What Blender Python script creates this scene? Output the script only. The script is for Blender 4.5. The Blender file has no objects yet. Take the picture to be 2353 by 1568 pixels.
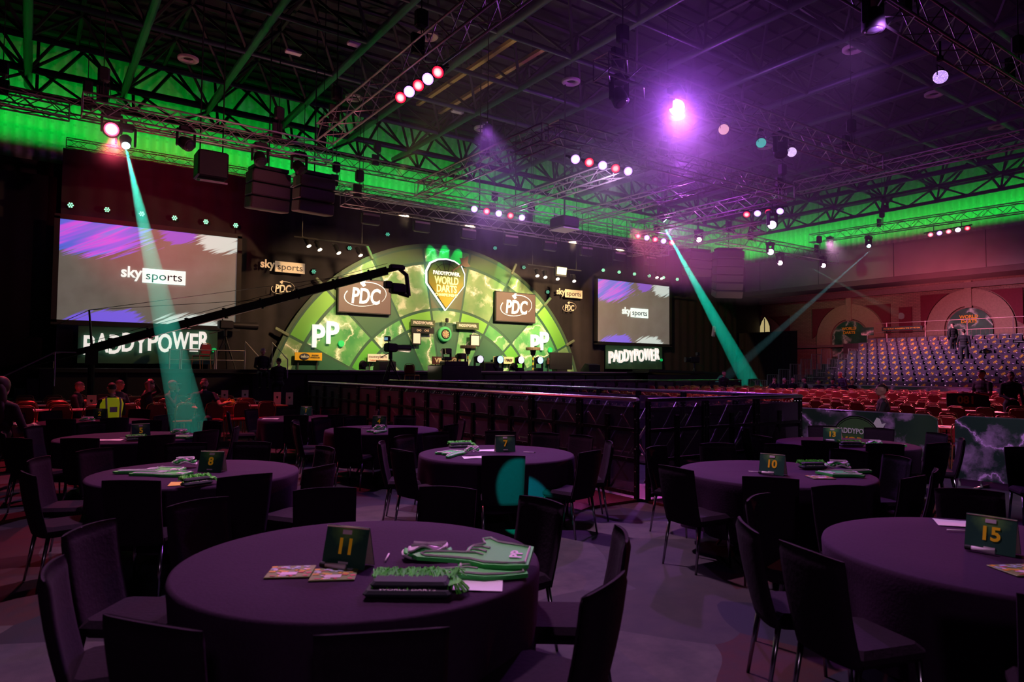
import bpy, bmesh, math, random
import numpy as np
from mathutils import Vector, Matrix
random.seed(7)
PI = math.pi; R = math.radians
SC = bpy.context.scene; COL = SC.collection
# ------------------------------------------------------------------ camera
W, H, FPX, EYE = 2353, 1568, 1570.1, 1.747
_yaw, _pitch, _roll = R(35.2439), R(2.4532), R(0.4673)
_f = np.array([math.sin(_yaw)*math.cos(_pitch), math.cos(_yaw)*math.cos(_pitch), math.sin(_pitch)])
_r = np.array([math.cos(_yaw), -math.sin(_yaw), 0.0]); _u = np.cross(_r, _f)
_r, _u = _r*math.cos(_roll)+_u*math.sin(_roll), -_r*math.sin(_roll)+_u*math.cos(_roll)
cam = bpy.data.objects.new('camera', bpy.data.cameras.new('camera')); COL.objects.link(cam)
cam.matrix_world = Matrix(((_r[0], _u[0], -_f[0], 0), (_r[1], _u[1], -_f[1], 0), (_r[2], _u[2], -_f[2], EYE), (0, 0, 0, 1)))
cam.data.sensor_width = 36; cam.data.lens = FPX/W*36; cam.data.clip_end = 200; cam.data.clip_start = .05
cam.data.dof.use_dof = True; cam.data.dof.focus_distance = 16; cam.data.dof.aperture_fstop = 3.2
SC.camera = cam
def _ray(px, py): return _f+_r*(px-W/2)/FPX-_u*(py-H/2)/FPX
def onY(px, py, Y): d = _ray(px, py); p = d*Y/d[1]; return Vector((p[0], p[1], p[2]+EYE))
def onX(px, py, X): d = _ray(px, py); p = d*X/d[0]; return Vector((p[0], p[1], p[2]+EYE))
def onZ(px, py, Z): d = _ray(px, py); p = d*(Z-EYE)/d[2]; return Vector((p[0], p[1], p[2]+EYE))
# ------------------------------------------------------------------ world, exposure
wd = bpy.data.worlds.new('world'); SC.world = wd; wd.use_nodes = True
wd.node_tree.nodes['Background'].inputs[0].default_value = (.10, .03, .16, 1)
wd.node_tree.nodes['Background'].inputs[1].default_value = .02
SC.view_settings.view_transform = 'Standard'; SC.view_settings.look = 'None'
SC.view_settings.exposure = 0; SC.view_settings.gamma = 1; SC.view_settings.use_curve_mapping = False
SC.cycles.max_bounces = 5; SC.cycles.diffuse_bounces = 2; SC.cycles.glossy_bounces = 2; SC.cycles.transparent_max_bounces = 8
SC.cycles.volume_bounces = 0; SC.cycles.transmission_bounces = 2
SC.cycles.sample_clamp_indirect = 3; SC.cycles.caustics_reflective = False; SC.cycles.caustics_refractive = False
SC.cycles.volume_step_rate = 4; SC.cycles.volume_max_steps = 64
PURPLE = (.42, .08, 1); PINK = (1, .18, .62); MAGENTA = (1, .12, .35); RED = (1, .03, .04); LILAC = (.72, .5, 1); TEAL = (0, 1, .62); WARM = (1, .62, .3); GREEN = (.02, 1, .12)
def lamp(kind, name, loc, target, color, power, spot=None, blend=.15, rad=.06, size=None):
    l = bpy.data.lights.new(name, kind); l.color = color; l.energy = power
    if kind == 'AREA':
        l.shape = 'RECTANGLE'; l.size, l.size_y = size
    else: l.shadow_soft_size = rad
    if kind == 'SPOT': l.spot_size = R(spot); l.spot_blend = blend
    o = bpy.data.objects.new(name, l); COL.objects.link(o); o.location = loc
    o.rotation_euler = (Vector(target)-Vector(loc)).to_track_quat('-Z', 'Y').to_euler()
    return o
# green LED strips on the wall ledges
for n_, loc, tg, sz, pw in (('back', (17.0, 28.2, 9.15), (17.0, 29.5, 11.0), (46, .2), 400), ('right', (38.9, 12.5, 9.25), (40.2, 12.5, 10.5), (33, .2), 310)):
    g_ = lamp('AREA', 'green_ledge_light', loc, tg, (.0, 1, .07), pw, size=sz); g_.data.spread = R(76)
    if n_ == 'right': g_.rotation_euler = Matrix(((0, -math.sin(.86), -math.cos(.86)), (1, 0, 0), (0, -math.cos(.86), math.sin(.86)))).to_euler() if 0 else ((Vector(tg)-Vector(loc)).to_track_quat("-Z", "Y").to_euler())
# stage wash (lamps on the front truss)
for x, pw in ((10.2, 1700), (12.8, 2500), (17.6, 3600), (20.2, 4000)):
    lamp('SPOT', 'stage_wash_light', (x, 20.6, 6.9), (x*1.05-.6, 27, 4.0), (1, .66, .33), pw*1.3, 62, .6, .15)
for x0, x1, pw in ((6.9, 3.6, 900), (24.4, 27.2, 1500)):      # round pools over the side screens
    lamp('SPOT', 'screen_wash_light', (x0+3.2*(1 if x0 < 10 else -1), 21.4, 7.1), (x1, 27, 3.7), (1, .55, .25), pw, 54, .05, .05)
for sx, ex, ez in ((11.8, 11.6, 6.8), (14.2, 14.6, 7.2), (15.4, 15.2, 7.4), (16.4, 15.8, 7.2), (18.4, 18.3, 6.6), (21.4, 21.0, 5.4)):
    lamp('SPOT', 'green_accent_light', (sx, 26.2, 8.4), (ex, 26.95, ez-.5), (0, 1, .25), 420, 20, .5, .03)
# lamps above the audience, plus added fills
BIG = (11.35, 9.9, 7.38)
lamp('SPOT', 'purple_follow_light', (11.26, 9.82, 7.36), (5.0, 3.2, 0), (.64, .17, 1), 2100, 52, .7, .10)
lamp('SPOT', 'purple_glare_light', (11.24, 9.8, 7.38), (0, 0, 3.0), (.48, .10, 1), 620, 150, 1, .08)
lamp('SPOT', 'lilac_wash_light', (12.5, 19.6, 7.2), (8.5, 8.5, 0), (.65, .25, 1), 800, 60, .8, .1)
lamp('SPOT', 'house_wash_light', (3.6, 8.6, 9.6), (2.6, 4.5, 0), (1, .52, .92), 2700, 56, .8, .2)
lamp('SPOT', 'house_wash_light', (3.2, 14.6, 9.6), (3.2, 10.8, 0), (1, .48, .90), 1300, 56, .8, .2)
lamp('SPOT', 'banner_fill_light', (7.0, 2.2, 6.6), (12, 5.0, .6), (1, .70, 1), 900, 42, .7, .1)  # added fill to brighten the banners, no known lamp
lamp('SPOT', 'red_wash_light', (1.5, 19.0, 7.3), (2.2, 15.0, .5), (1, .06, .14), 1900, 75, .6, .1)
lamp('SPOT', 'red_glow_light', (1.6, 19.8, 7.9), (3.6, 27, 7.2), (1, .02, .10), 1500, 52, .9, .1)
lamp('SPOT', 'pink_audience_light', (19, 19.0, 7.3), (20.5, 11, 0), (1, .20, .38), 2300, 80, 1, .1)
lamp('SPOT', 'pink_audience_light', (32.5, 12, 6.8), (23, 10, 0), (1, .12, .18), 5200, 66, .8, .1)
lamp('SPOT', 'pink_stand_light', (28.6, 16.5, 7.6), (35, 14.0, 2.2), (1, .48, .85), 3800, 84, .8, .1)
lamp('SPOT', 'rose_brick_light', (32.3, 16.0, 6.0), (42, 18.0, 4.0), (1, .17, .26), 1500, 92, .9, .1)
lamp('SPOT', 'green_beam_wall_light', (31, 19.6, 9.6), (40.2, 22.5, 8.0), (.35, 1, .5), 330, 44, .7, .1)
lamp('SPOT', 'purple_haze_light', (22, 19.8, 7.9), (20, 12, 3), (.75, .14, .85), 1300, 120, .8, .1)
lamp('POINT', 'purple_haze_light', (17.5, 15.0, 8.6), (0, 0, 0), (.62, .10, 1), 420, rad=.15)  # added point fill for the haze, without a fixture
# teal beams
lamp('SPOT', 'teal_beam_light', (1.81, 19.32, 7.23), (2.27, 12.2, .4), (0, 1, .70), 42000, 4.3, .12, .02)
lamp('SPOT', 'teal_beam_light', (21.6, 19.58, 7.83), (33.9, 23.9, .6), (0, 1, .70), 90000, 4.3, .12, .02)
lamp('SPOT', 'teal_beam_light', (-2.0, -1.5, 5.5), (4.18, 5.66, .45), (0, 1, .52), 20000, 3.0, .15, .02)
lamp('SPOT', 'violet_carpet_light', (6.3, 16.9, 7.6), (3.0, 3.2, 0), (.42, .16, 1), 160, 60, .7, .08)
lamp('SPOT', 'low_front_fill', (-1.5, -4.5, 4.6), (3.0, 4.5, .7), (1, .62, .95), 150, 60, .9, .3)  # added fill from behind the camera for the number cards
lamp('SPOT', 'pink_truss_fill', (6.0, 13.2, 7.3), (3.4, 19.5, 8.2), (1, .25, .35), 420, 62, .7, .06)  # added spot by the lamp bank to pinken the left truss
lamp('SPOT', 'lilac_truss_fill', (13.0, 13.6, 7.0), (15.5, 20.5, 7.2), (.85, .55, 1), 420, 90, .8, .06)  # added spot standing in for stage bounce on the front truss
lamp('SPOT', 'violet_truss_fill', (10.5, 4.9, 7.0), (14.0, 11.0, 7.8), (.60, .20, 1), 300, 76, .8, .06)  # added spot, no lamp here, stands in for purple glare on trusses
for p_, q_, c_, w_ in (((11.5, 22.9, 1.3), (12.5, 20.6, 7.1), (1, .78, .55), 560), ((18.5, 22.9, 1.3), (18.5, 20.6, 7.1), (1, .72, .70), 620), ((4.6, 22.7, .5), (5.8, 20.6, 7.4), (1, .66, .45), 420), ((3.6, 22.7, .6), (3.8, 19.5, 8.2), (1, .20, .30), 900), ((26.5, 17.5, .6), (27.5, 19.6, 7.6), (1, .55, .60), 700)):
    lamp('SPOT', 'truss_bounce_fill', p_, q_, c_, w_, 96, 1, .08)  # added fills with no fixture, standing in for stage bounce
lamp('SPOT', 'aisle_light', (8.3, 12.9, 7.4), (8.3, 10.5, 0), (.55, .16, 1), 900, 70, .8, .1)
lamp('SPOT', 'red_corner_light', (6.0, 9.0, 7.5), (6.2, 7.2, 0), (1, .10, .16), 520, 26, .8, .05)
# ------------------------------------------------------------------ materials
MATS = {}
class NT:
    def __init__(s, m):
        m.use_nodes = True; s.t = m.node_tree; s.b = s.t.nodes['Principled BSDF']
    def n(s, typ, **kw):
        x = s.t.nodes.new(typ)
        for k, v in kw.items():
            if k.startswith('_'): setattr(x, k[1:], v)
            else:
                key = int(k[1:]) if k[0] == 'i' and k[1:].isdigit() else k.replace('__', ' ')
                if isinstance(v, bpy.types.NodeSocket): s.t.links.new(v, x.inputs[key])
                else: x.inputs[key].default_value = v
        return x
    def link(s, a, b): s.t.links.new(a, b)
    def math(s, op, a, b=None, c=None, clamp=False):
        x = s.t.nodes.new('ShaderNodeMath'); x.operation = op; x.use_clamp = clamp
        for i, v in enumerate((a, b, c)):
            if v is None: continue
            if isinstance(v, bpy.types.NodeSocket): s.t.links.new(v, x.inputs[i])
            else: x.inputs[i].default_value = v
        return x.outputs[0]
    def coord(s, scale=(1, 1, 1), rot=(0, 0, 0), loc=(0, 0, 0), kind='Object'):
        tc = s.t.nodes.new('ShaderNodeTexCoord'); mp = s.n('ShaderNodeMapping'); s.link(tc.outputs[kind], mp.inputs[0])
        mp.inputs['Scale'].default_value = scale; mp.inputs['Rotation'].default_value = rot; mp.inputs['Location'].default_value = loc
        return mp.outputs[0]
    def noise(s, v, scale=5, detail=3, rough=.5):
        x = s.n('ShaderNodeTexNoise', Scale=scale, Detail=detail, Roughness=rough); s.link(v, x.inputs['Vector']); return x.outputs['Fac']
    def ramp(s, f, stops):
        x = s.t.nodes.new('ShaderNodeValToRGB'); s.link(f, x.inputs[0]); e = x.color_ramp.elements
        while len(e) < len(stops): e.new(.5)
        for i, (p, c) in enumerate(stops): e[i].position = p; e[i].color = (*c, 1)
        return x.outputs[0]
    def mix(s, f, a, b):
        x = s.t.nodes.new('ShaderNodeMix'); x.data_type = 'RGBA'
        for i, v in ((0, f), (6, a), (7, b)):
            if isinstance(v, bpy.types.NodeSocket): s.link(v, x.inputs[i])
            elif i == 0: x.inputs[0].default_value = v
            else: x.inputs[i].default_value = (*v, 1)
        return x.outputs[2]
def mat(name, color=(.5, .5, .5), rough=.6, metal=0, emit=None, power=0, var=0, vscale=8, bump=0, spec=None):
    if name in MATS: return MATS[name]
    m = bpy.data.materials.new(name); N = NT(m); b = N.b
    b.inputs['Base Color'].default_value = (*color, 1); b.inputs['Roughness'].default_value = rough; b.inputs['Metallic'].default_value = metal
    if spec is not None: b.inputs['Specular IOR Level'].default_value = spec
    if emit: b.inputs['Emission Color'].default_value = (*emit, 1); b.inputs['Emission Strength'].default_value = power
    if var or bump:
        f = N.noise(N.coord(), vscale, 4)
        if var: N.link(N.mix(f, tuple(c*(1-var) for c in color), tuple(min(1, c*(1+var)) for c in color)), b.inputs['Base Color'])
        if bump:
            bp = N.n('ShaderNodeBump', Strength=bump, Distance=.02); N.link(f, bp.inputs['Height']); N.link(bp.outputs[0], b.inputs['Normal'])
    MATS[name] = m; return m
def lightning(N, v, scale=1.0, wid=.012, glow=.10, seed=0.0, cloud=0):
    """ridged, warped noise: thin branching bright lines with a glow"""
    off = N.n('ShaderNodeVectorMath', _operation='ADD'); N.link(v, off.inputs[0]); off.inputs[1].default_value = (seed, seed*.7, seed*1.3)
    wn = N.n('ShaderNodeTexNoise', Scale=scale*3.2, Detail=5, Roughness=.62); N.link(off.outputs[0], wn.inputs['Vector'])
    sc = N.n('ShaderNodeVectorMath', _operation='SCALE'); N.link(wn.outputs['Color'], sc.inputs[0]); sc.inputs['Scale'].default_value = .45/scale
    ad = N.n('ShaderNodeVectorMath', _operation='ADD'); N.link(off.outputs[0], ad.inputs[0]); N.link(sc.outputs[0], ad.inputs[1])
    f = N.noise(ad.outputs[0], scale, 0.5)
    d = N.math('ABSOLUTE', N.math('SUBTRACT', f, .5))
    line = N.math('SUBTRACT', 1, N.math('DIVIDE', d, wid), clamp=True)
    gl = N.math('POWER', N.math('SUBTRACT', 1, N.math('DIVIDE', d, glow), clamp=True), 2.4)
    big = N.math('MULTIPLY', N.math('SUBTRACT', N.noise(off.outputs[0], scale*.9, 1), .40, clamp=True), 5, clamp=True)
    if cloud:
        cl = N.math('MULTIPLY', N.math('SUBTRACT', N.noise(ad.outputs[0], scale*2.2, 4), .53, clamp=True), 6.5, clamp=True)
        return N.math('ADD', N.math('ADD', line, N.math('MULTIPLY', gl, .5)), N.math('MULTIPLY', cl, cloud), clamp=True), gl
    return N.math('MULTIPLY', N.math('ADD', line, N.math('MULTIPLY', gl, .8), clamp=True), N.math('ADD', N.math('MULTIPLY', big, .5), .5), clamp=True), gl
def bolt_mat(name, base0, base1, bolt, scale=.7, seed=0, rough=.6, grad=None, wid=.012, glow=.10, emit=0, cloud=0):
    if name in MATS: return MATS[name]
    m = bpy.data.materials.new(name); N = NT(m); v = N.coord()
    cl = N.noise(v, scale*1.3, 3); base = N.mix(N.math('MULTIPLY', N.math('SUBTRACT', cl, .3), 2.2, clamp=True), base0, base1)
    fac, gl = lightning(N, v, scale, wid, glow, seed, cloud)
    c = N.mix(fac, base, bolt); N.link(c, N.b.inputs['Base Color']); N.b.inputs['Roughness'].default_value = rough
    if emit: N.link(c, N.b.inputs['Emission Color']); N.b.inputs['Emission Strength'].default_value = emit
    MATS[name] = m; return m
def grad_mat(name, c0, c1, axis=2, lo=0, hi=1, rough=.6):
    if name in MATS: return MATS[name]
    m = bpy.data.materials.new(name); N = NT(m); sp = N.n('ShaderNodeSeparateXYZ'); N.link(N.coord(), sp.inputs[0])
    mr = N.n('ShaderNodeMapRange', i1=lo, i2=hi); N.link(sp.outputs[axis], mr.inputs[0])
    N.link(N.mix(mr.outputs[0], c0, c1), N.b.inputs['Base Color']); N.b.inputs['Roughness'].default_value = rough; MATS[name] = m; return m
M_BLACK = mat('matte_black', (.012, .012, .014), .6, var=.3)
M_BLACKGLOSS = mat('black_metal', (.02, .02, .022), .35, .6)
M_DRAPE = mat('black_drape', (.022, .017, .02), .95, var=.35, vscale=2)
M_TUBE = mat('painted_steel_tube', (.028, .045, .075), .4, .3, var=.2)
M_ALU = mat('aluminium_truss', (.50, .46, .48), .42, .45)
M_CHROME = mat('chrome_leg', (.35, .33, .38), .22, 1)
M_DARKMETAL = mat('dark_metal', (.06, .06, .07), .4, .7)
M_FABRIC = mat('charcoal_upholstery', (.020, .009, .022), .9, spec=.15, var=.25, vscale=40, bump=.15)
M_CLOTH = mat('dark_tablecloth', (.044, .017, .050), .9, spec=.12, var=.2, vscale=60, bump=.12)
M_REDPAD = mat('red_vinyl_upholstery', (.26, .010, .014), .5, var=.2)
M_REDFRAME = mat('brassy_chair_frame', (.55, .22, .12), .3, .8)
M_WHITE = mat('white_card', (.8, .78, .8), .6)
M_WOODRED = mat('red_brown_table_top', (.30, .06, .05), .45, var=.2)
M_SKIN = mat('skin', (.62, .34, .26), .55, var=.08); M_SKIN2 = mat('brown_skin', (.28, .14, .09), .55, var=.08)
M_HAIR = mat('dark_hair', (.02, .013, .012), .6, var=.4, vscale=60, bump=.4); M_HAIRB = mat('brown_hair', (.045, .02, .013), .6, var=.4, vscale=60, bump=.4); M_HAIRG = mat('grey_hair', (.4, .37, .36), .7, var=.2)
M_FOAM = mat('green_foam', (.05, .62, .10), .6, var=.1); M_FOAMP = mat('pale_green_print', (.55, .9, .55), .6)
M_FRINGE = mat('green_fringe', (.10, .70, .05), .6, var=.4, vscale=70)
M_YEL = mat('yellow_print', (.95, .55, .02), .6); M_CLOTHPW = mat('pale_pink_cloth', (.8, .62, .78), .7, var=.1)
M_CONC = mat('concrete', (.33, .27, .28), .85, var=.22, vscale=1.3, bump=.1)
M_LETTER = mat('lit_white_letters', (.8, .8, .78), .5, emit=(1, .97, .9), power=.75)
M_LETTERDIM = mat('white_letters', (.8, .78, .7), .6); M_INK = mat('dark_ink', (.01, .012, .012), .6)
M_DKGREEN = mat('dark_green_print', (.015, .09, .045), .6)
# ------------------------------------------------------------------ mesh builder
class MB:
    def __init__(s): s.v = []; s.f = []; s.m = []; s.cur = 0
    def add(s, vs, fs):
        k = len(s.v); s.v += [tuple(v) for v in vs]; s.f += [tuple(i+k for i in f) for f in fs]; s.m += [s.cur]*len(fs); return s
    def box(s, c, d, rot=None, taper=1.0):
        x, y, z = (q/2 for q in d); P = []
        for sz, t in ((-1, 1.0), (1, taper)):
            for sx, sy in ((-1, -1), (1, -1), (1, 1), (-1, 1)): P.append(Vector((sx*x*t, sy*y*t, sz*z)))
        if rot is not None: P = [rot @ p for p in P]
        c = Vector(c)
        return s.add([p+c for p in P], [(3, 2, 1, 0), (4, 5, 6, 7), (0, 1, 5, 4), (1, 2, 6, 5), (2, 3, 7, 6), (3, 0, 4, 7)])
    def rbox(s, c, d, b=.02, rot=None):
        """box with chamfered edges"""
        hx, hy, hz = (q/2 for q in d); b = min(b, hx*.95, hy*.95, hz*.95); P = []
        for (z, k) in ((-hz, b), (-hz+b, 0), (hz-b, 0), (hz, b)):
            x, y = hx-k, hy-k
            P += [(x-b*.999+0, -y), (x, -y+b*.999), (x, y-b*.999), (x-b*.999, y), (-x+b*.999, y), (-x, y-b*.999), (-x, -y+b*.999), (-x+b*.999, -y)] and [Vector((a, q, z)) for a, q in ((x-b, -y), (x, -y+b), (x, y-b), (x-b, y), (-x+b, y), (-x, y-b), (-x, -y+b), (-x+b, -y))]
        fs = [tuple(range(7, -1, -1)), tuple(range(24, 32))]
        for L in range(3):
            for i in range(8): j = (i+1) % 8; fs.append((L*8+i, L*8+j, L*8+8+j, L*8+8+i))
        if rot is not None: P = [rot @ p for p in P]
        c = Vector(c); return s.add([p+c for p in P], fs)
    def tube(s, p0, p1, r, n=6, r1=None):
        return s.path([p0, p1], r, n, r1)
    def path(s, pts, r, n=6, r1=None, closed=False):
        pts = [Vector(p) for p in pts]; m = len(pts); vs = []; fs = []; prev = None
        for i, p in enumerate(pts):
            if closed: t = pts[(i+1) % m]-pts[i-1]
            else: t = pts[min(i+1, m-1)]-pts[max(i-1, 0)]
            t.normalize()
            if prev is None: a = t.cross(Vector((0, 0, 1)) if abs(t.z) < .9 else Vector((1, 0, 0))).normalized()
            else: a = (prev-t*prev.dot(t)).normalized()
            prev = a; b = t.cross(a); rr = r if r1 is None else r+(r1-r)*i/(m-1)
            vs += [p+(a*math.cos(q*2*PI/n)+b*math.sin(q*2*PI/n))*rr for q in range(n)]
        for i in range(m if closed else m-1):
            j = (i+1) % m
            for q in range(n): fs.append((i*n+q, i*n+(q+1) % n, j*n+(q+1) % n, j*n+q))
        if not closed: fs += [tuple(range(n))[::-1], tuple(range((m-1)*n, m*n))]
        return s.add(vs, fs)
    def lathe(s, prof, n=16, c=(0, 0, 0), rot=None, cap=True):
        vs = []; fs = []; c = Vector(c)
        for r, z in prof: vs += [Vector((r*math.cos(2*PI*q/n), r*math.sin(2*PI*q/n), z)) for q in range(n)]
        for i in range(len(prof)-1):
            for q in range(n): fs.append((i*n+q, i*n+(q+1) % n, (i+1)*n+(q+1) % n, (i+1)*n+q))
        if cap: fs += [tuple(range(n))[::-1], tuple(range((len(prof)-1)*n, len(prof)*n))]
        if rot is not None: vs = [rot @ v for v in vs]
        return s.add([v+c for v in vs], fs)
    def prism(s, pts, h, z=0, rot=None, c=(0, 0, 0)):
        n = len(pts); vs = [Vector((x, y, z)) for x, y in pts]+[Vector((x, y, z+h)) for x, y in pts]
        fs = [tuple(range(n))[::-1], tuple(range(n, 2*n))]+[(i, (i+1) % n, n+(i+1) % n, n+i) for i in range(n)]
        if rot is not None: vs = [rot @ v for v in vs]
        c = Vector(c); return s.add([v+c for v in vs], fs)
    def grid(s, fn, nu, nv):
        vs = [fn(i/nu, j/nv) for j in range(nv+1) for i in range(nu+1)]
        return s.add(vs, [(j*(nu+1)+i, j*(nu+1)+i+1, (j+1)*(nu+1)+i+1, (j+1)*(nu+1)+i) for j in range(nv) for i in range(nu)])
    def ell(s, c, d, n=10, k=6, rot=None):
        vs = []; fs = []; c = Vector(c)
        for j in range(1, k):
            a = PI*j/k
            for i in range(n): b = 2*PI*i/n; vs.append(Vector((d[0]*math.sin(a)*math.cos(b), d[1]*math.sin(a)*math.sin(b), -d[2]*math.cos(a))))
        vs += [Vector((0, 0, -d[2])), Vector((0, 0, d[2]))]; B, T = len(vs)-2, len(vs)-1
        for j in range(k-2):
            for i in range(n): fs.append((j*n+i, j*n+(i+1) % n, (j+1)*n+(i+1) % n, (j+1)*n+i))
        for i in range(n): fs.append((B, (i+1) % n, i)); fs.append((T, (k-2)*n+i, (k-2)*n+(i+1) % n))
        if rot is not None: vs = [rot @ v for v in vs]
        return s.add([v+c for v in vs], fs)
    def mesh(s, name, mats, smooth=False):
        used = sorted({i for f in s.f for i in f})
        if len(used) < len(s.v): k = {u: j for j, u in enumerate(used)}; s.v = [s.v[u] for u in used]; s.f = [tuple(k[i] for i in f) for f in s.f]
        me = bpy.data.meshes.new(name); me.from_pydata(s.v, [], s.f)
        for m in (mats if isinstance(mats, (list, tuple)) else [mats]): me.materials.append(m)
        if any(s.m): me.polygons.foreach_set('material_index', s.m)
        if smooth: me.shade_smooth()
        me.update(); return me
    def build(s, name, mats, parent=None, smooth=False, loc=(0, 0, 0), rot=(0, 0, 0)):
        return put(name, s.mesh(name, mats, smooth), parent, loc, rot)
def put(name, me, parent=None, loc=(0, 0, 0), rot=(0, 0, 0)):
    o = bpy.data.objects.new(name, me); COL.objects.link(o); o.parent = parent; o.location = loc; o.rotation_euler = rot; return o
def tag(o, label, cat, group=None, kind=None):
    o['label'] = label; o['category'] = cat
    if group: o['group'] = group
    if kind: o['kind'] = kind
    return o
def thing(name, label, cat, loc=(0, 0, 0), rz=0, group=None):
    o = bpy.data.objects.new(name, None); o.empty_display_size = .1; COL.objects.link(o); o.location = loc; o.rotation_euler = (0, 0, rz)
    return tag(o, label, cat, group)
def struct(o): o['kind'] = 'structure'; return o
KIDS = {}
def _tree(o): return [(c, [d for d in c.children]) for c in o.children]
def dup(root, loc, rz=None, label=None, group=None, rot=None):
    r = root.copy(); COL.objects.link(r); r.location = loc
    if rz is not None: r.rotation_euler = (0, 0, rz)
    if rot is not None: r.rotation_euler = rot
    if label: r['label'] = label
    if group: r['group'] = group
    for ch, gk in (KIDS[root.name] if root.name in KIDS else _tree(root)):
        c = ch.copy(); COL.objects.link(c); c.parent = r
        for g in gk:
            d = g.copy(); COL.objects.link(d); d.parent = c
    return r
class Proto:
    """first call moves the source itself, later calls copy it with its parts"""
    def __init__(s, root): s.root = root; s.used = False; KIDS[root.name] = _tree(root)
    def place(s, loc, rz=0, label=None, group=None, rot=None):
        if not s.used:
            s.used = True; o = s.root; o.location = loc; o.rotation_euler = rot if rot is not None else (0, 0, rz)
            if label: o['label'] = label
            if group: o['group'] = group
            return o
        return dup(s.root, loc, rz, label, group, rot)
_TX = {}
def text_mesh(txt, size=1, bold=0.0, ext=.004, shear=0, m=None, space=1.0, res=3):
    key = (txt, size, bold, ext, shear, m.name if m else '', space)
    if key in _TX: return _TX[key]
    cu = bpy.data.curves.new('lettering', 'FONT'); cu.body = txt; cu.size = size; cu.offset = bold; cu.extrude = ext; cu.shear = shear
    cu.align_x = 'CENTER'; cu.align_y = 'CENTER'; cu.space_character = space; cu.resolution_u = res
    o = bpy.data.objects.new('tmp', cu); me = bpy.data.meshes.new_from_object(o); me.name = 'lettering'
    bpy.data.objects.remove(o); me.materials.clear(); me.materials.append(m or M_LETTER)
    _TX[key] = me; return me
def text(txt, parent, loc, size, m=None, bold=0, ext=.004, shear=0, rot=(PI/2, 0, 0), space=1.0, name='lettering', width=None):
    me = text_mesh(txt, size, bold, ext, shear, m, space); o = put(name, me, parent, loc, rot)
    if width:
        xs = [v.co.x for v in me.vertices]; o.scale = (width/(max(xs)-min(xs)), 1, 1)
    return o
# ================================================================== the hall
def carpet_mat():
    m = bpy.data.materials.new('patterned_carpet'); N = NT(m); v = N.coord()
    vo = N.n('ShaderNodeTexVoronoi', Scale=.8, _feature='F1'); vo.inputs['Randomness'].default_value = .9
    w = N.n('ShaderNodeTexNoise', Scale=.5, Detail=1); N.link(v, w.inputs['Vector'])
    sc = N.n('ShaderNodeVectorMath', _operation='SCALE', Scale=1.6); N.link(w.outputs['Color'], sc.inputs[0])
    ad = N.n('ShaderNodeVectorMath', _operation='ADD'); N.link(v, ad.inputs[0]); N.link(sc.outputs[0], ad.inputs[1]); N.link(ad.outputs[0], vo.inputs['Vector'])
    sp = N.n('ShaderNodeSeparateColor'); N.link(vo.outputs['Color'], sp.inputs[0])
    c = N.ramp(sp.outputs[0], [(0, (.022, .020, .03)), (.22, (.10, .085, .085)), (.38, (.014, .014, .035)), (.52, (.055, .045, .05)), (.66, (.065, .012, .010)), (.78, (.03, .028, .06)), (.88, (.085, .075, .085)), (1, (.06, .02, .012))])
    c.node.color_ramp.interpolation = 'CONSTANT'
    g = N.noise(v, 3.5, 5, .7); c2 = N.mix(N.math('MULTIPLY', N.math('SUBTRACT', g, .3, clamp=True), 1.6, clamp=True), c, (.02, .02, .035)); N.link(c2, N.b.inputs['Base Color']); N.b.inputs['Roughness'].default_value = .95
    bp = N.n('ShaderNodeBump', Strength=.3, Distance=.01); N.link(N.noise(v, 220, 2), bp.inputs['Height']); N.link(bp.outputs[0], N.b.inputs['Normal']); return m
struct(MB().box((19, 10, -.1), (50, 44, .2)).build('floor', carpet_mat()))
def corrugated(name, axis):
    m = bpy.data.materials.new(name); N = NT(m); sp = N.n('ShaderNodeSeparateXYZ'); v = N.coord(); N.link(v, sp.inputs[0])
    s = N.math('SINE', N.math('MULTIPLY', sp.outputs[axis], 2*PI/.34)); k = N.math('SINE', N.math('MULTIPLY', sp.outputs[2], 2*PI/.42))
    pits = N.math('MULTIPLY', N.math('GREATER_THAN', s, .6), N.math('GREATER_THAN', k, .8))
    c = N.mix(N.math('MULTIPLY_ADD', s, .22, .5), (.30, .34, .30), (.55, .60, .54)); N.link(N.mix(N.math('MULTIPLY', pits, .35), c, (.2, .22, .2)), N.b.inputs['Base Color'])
    bp = N.n('ShaderNodeBump', Strength=.6, Distance=.06); N.link(s, bp.inputs['Height']); N.link(bp.outputs[0], N.b.inputs['Normal'])
    N.b.inputs['Roughness'].default_value = .6; return m
XR, YB, ZC, ZG = 40.21, 29.5, 13.6, 11.55      # right wall, back wall, deck, lower chord grid
struct(MB().box((19, YB+.1, 11.6), (50, .2, 5.4)).build('wall_back', corrugated('corrugated_cladding_back', 0)))
struct(MB().box((19, YB-.1, 4.5), (50, .6, 9.0)).build('wall_back_lower', mat('dark_masonry', (.06, .05, .06), .9, var=.3, vscale=1.5)))
struct(MB().box((XR+.1, 8, 11.4), (.2, 43.5, 4.6)).build('wall_right', corrugated('corrugated_cladding_right', 1)))
m = MB(); m.box((19, 9, ZC+.15), (50, 44, .3))
for i in range(60): m.box((19, -12+i*.7, ZC-.04), (50, .22, .08))
struct(m.build('ceiling', mat('dark_roof_deck', (.010, .009, .015), .8, var=.3, vscale=3)))
struct(MB().box((-6.05, 9, 7), (.1, 44, 14)).build('wall_left', M_DRAPE))
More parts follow.
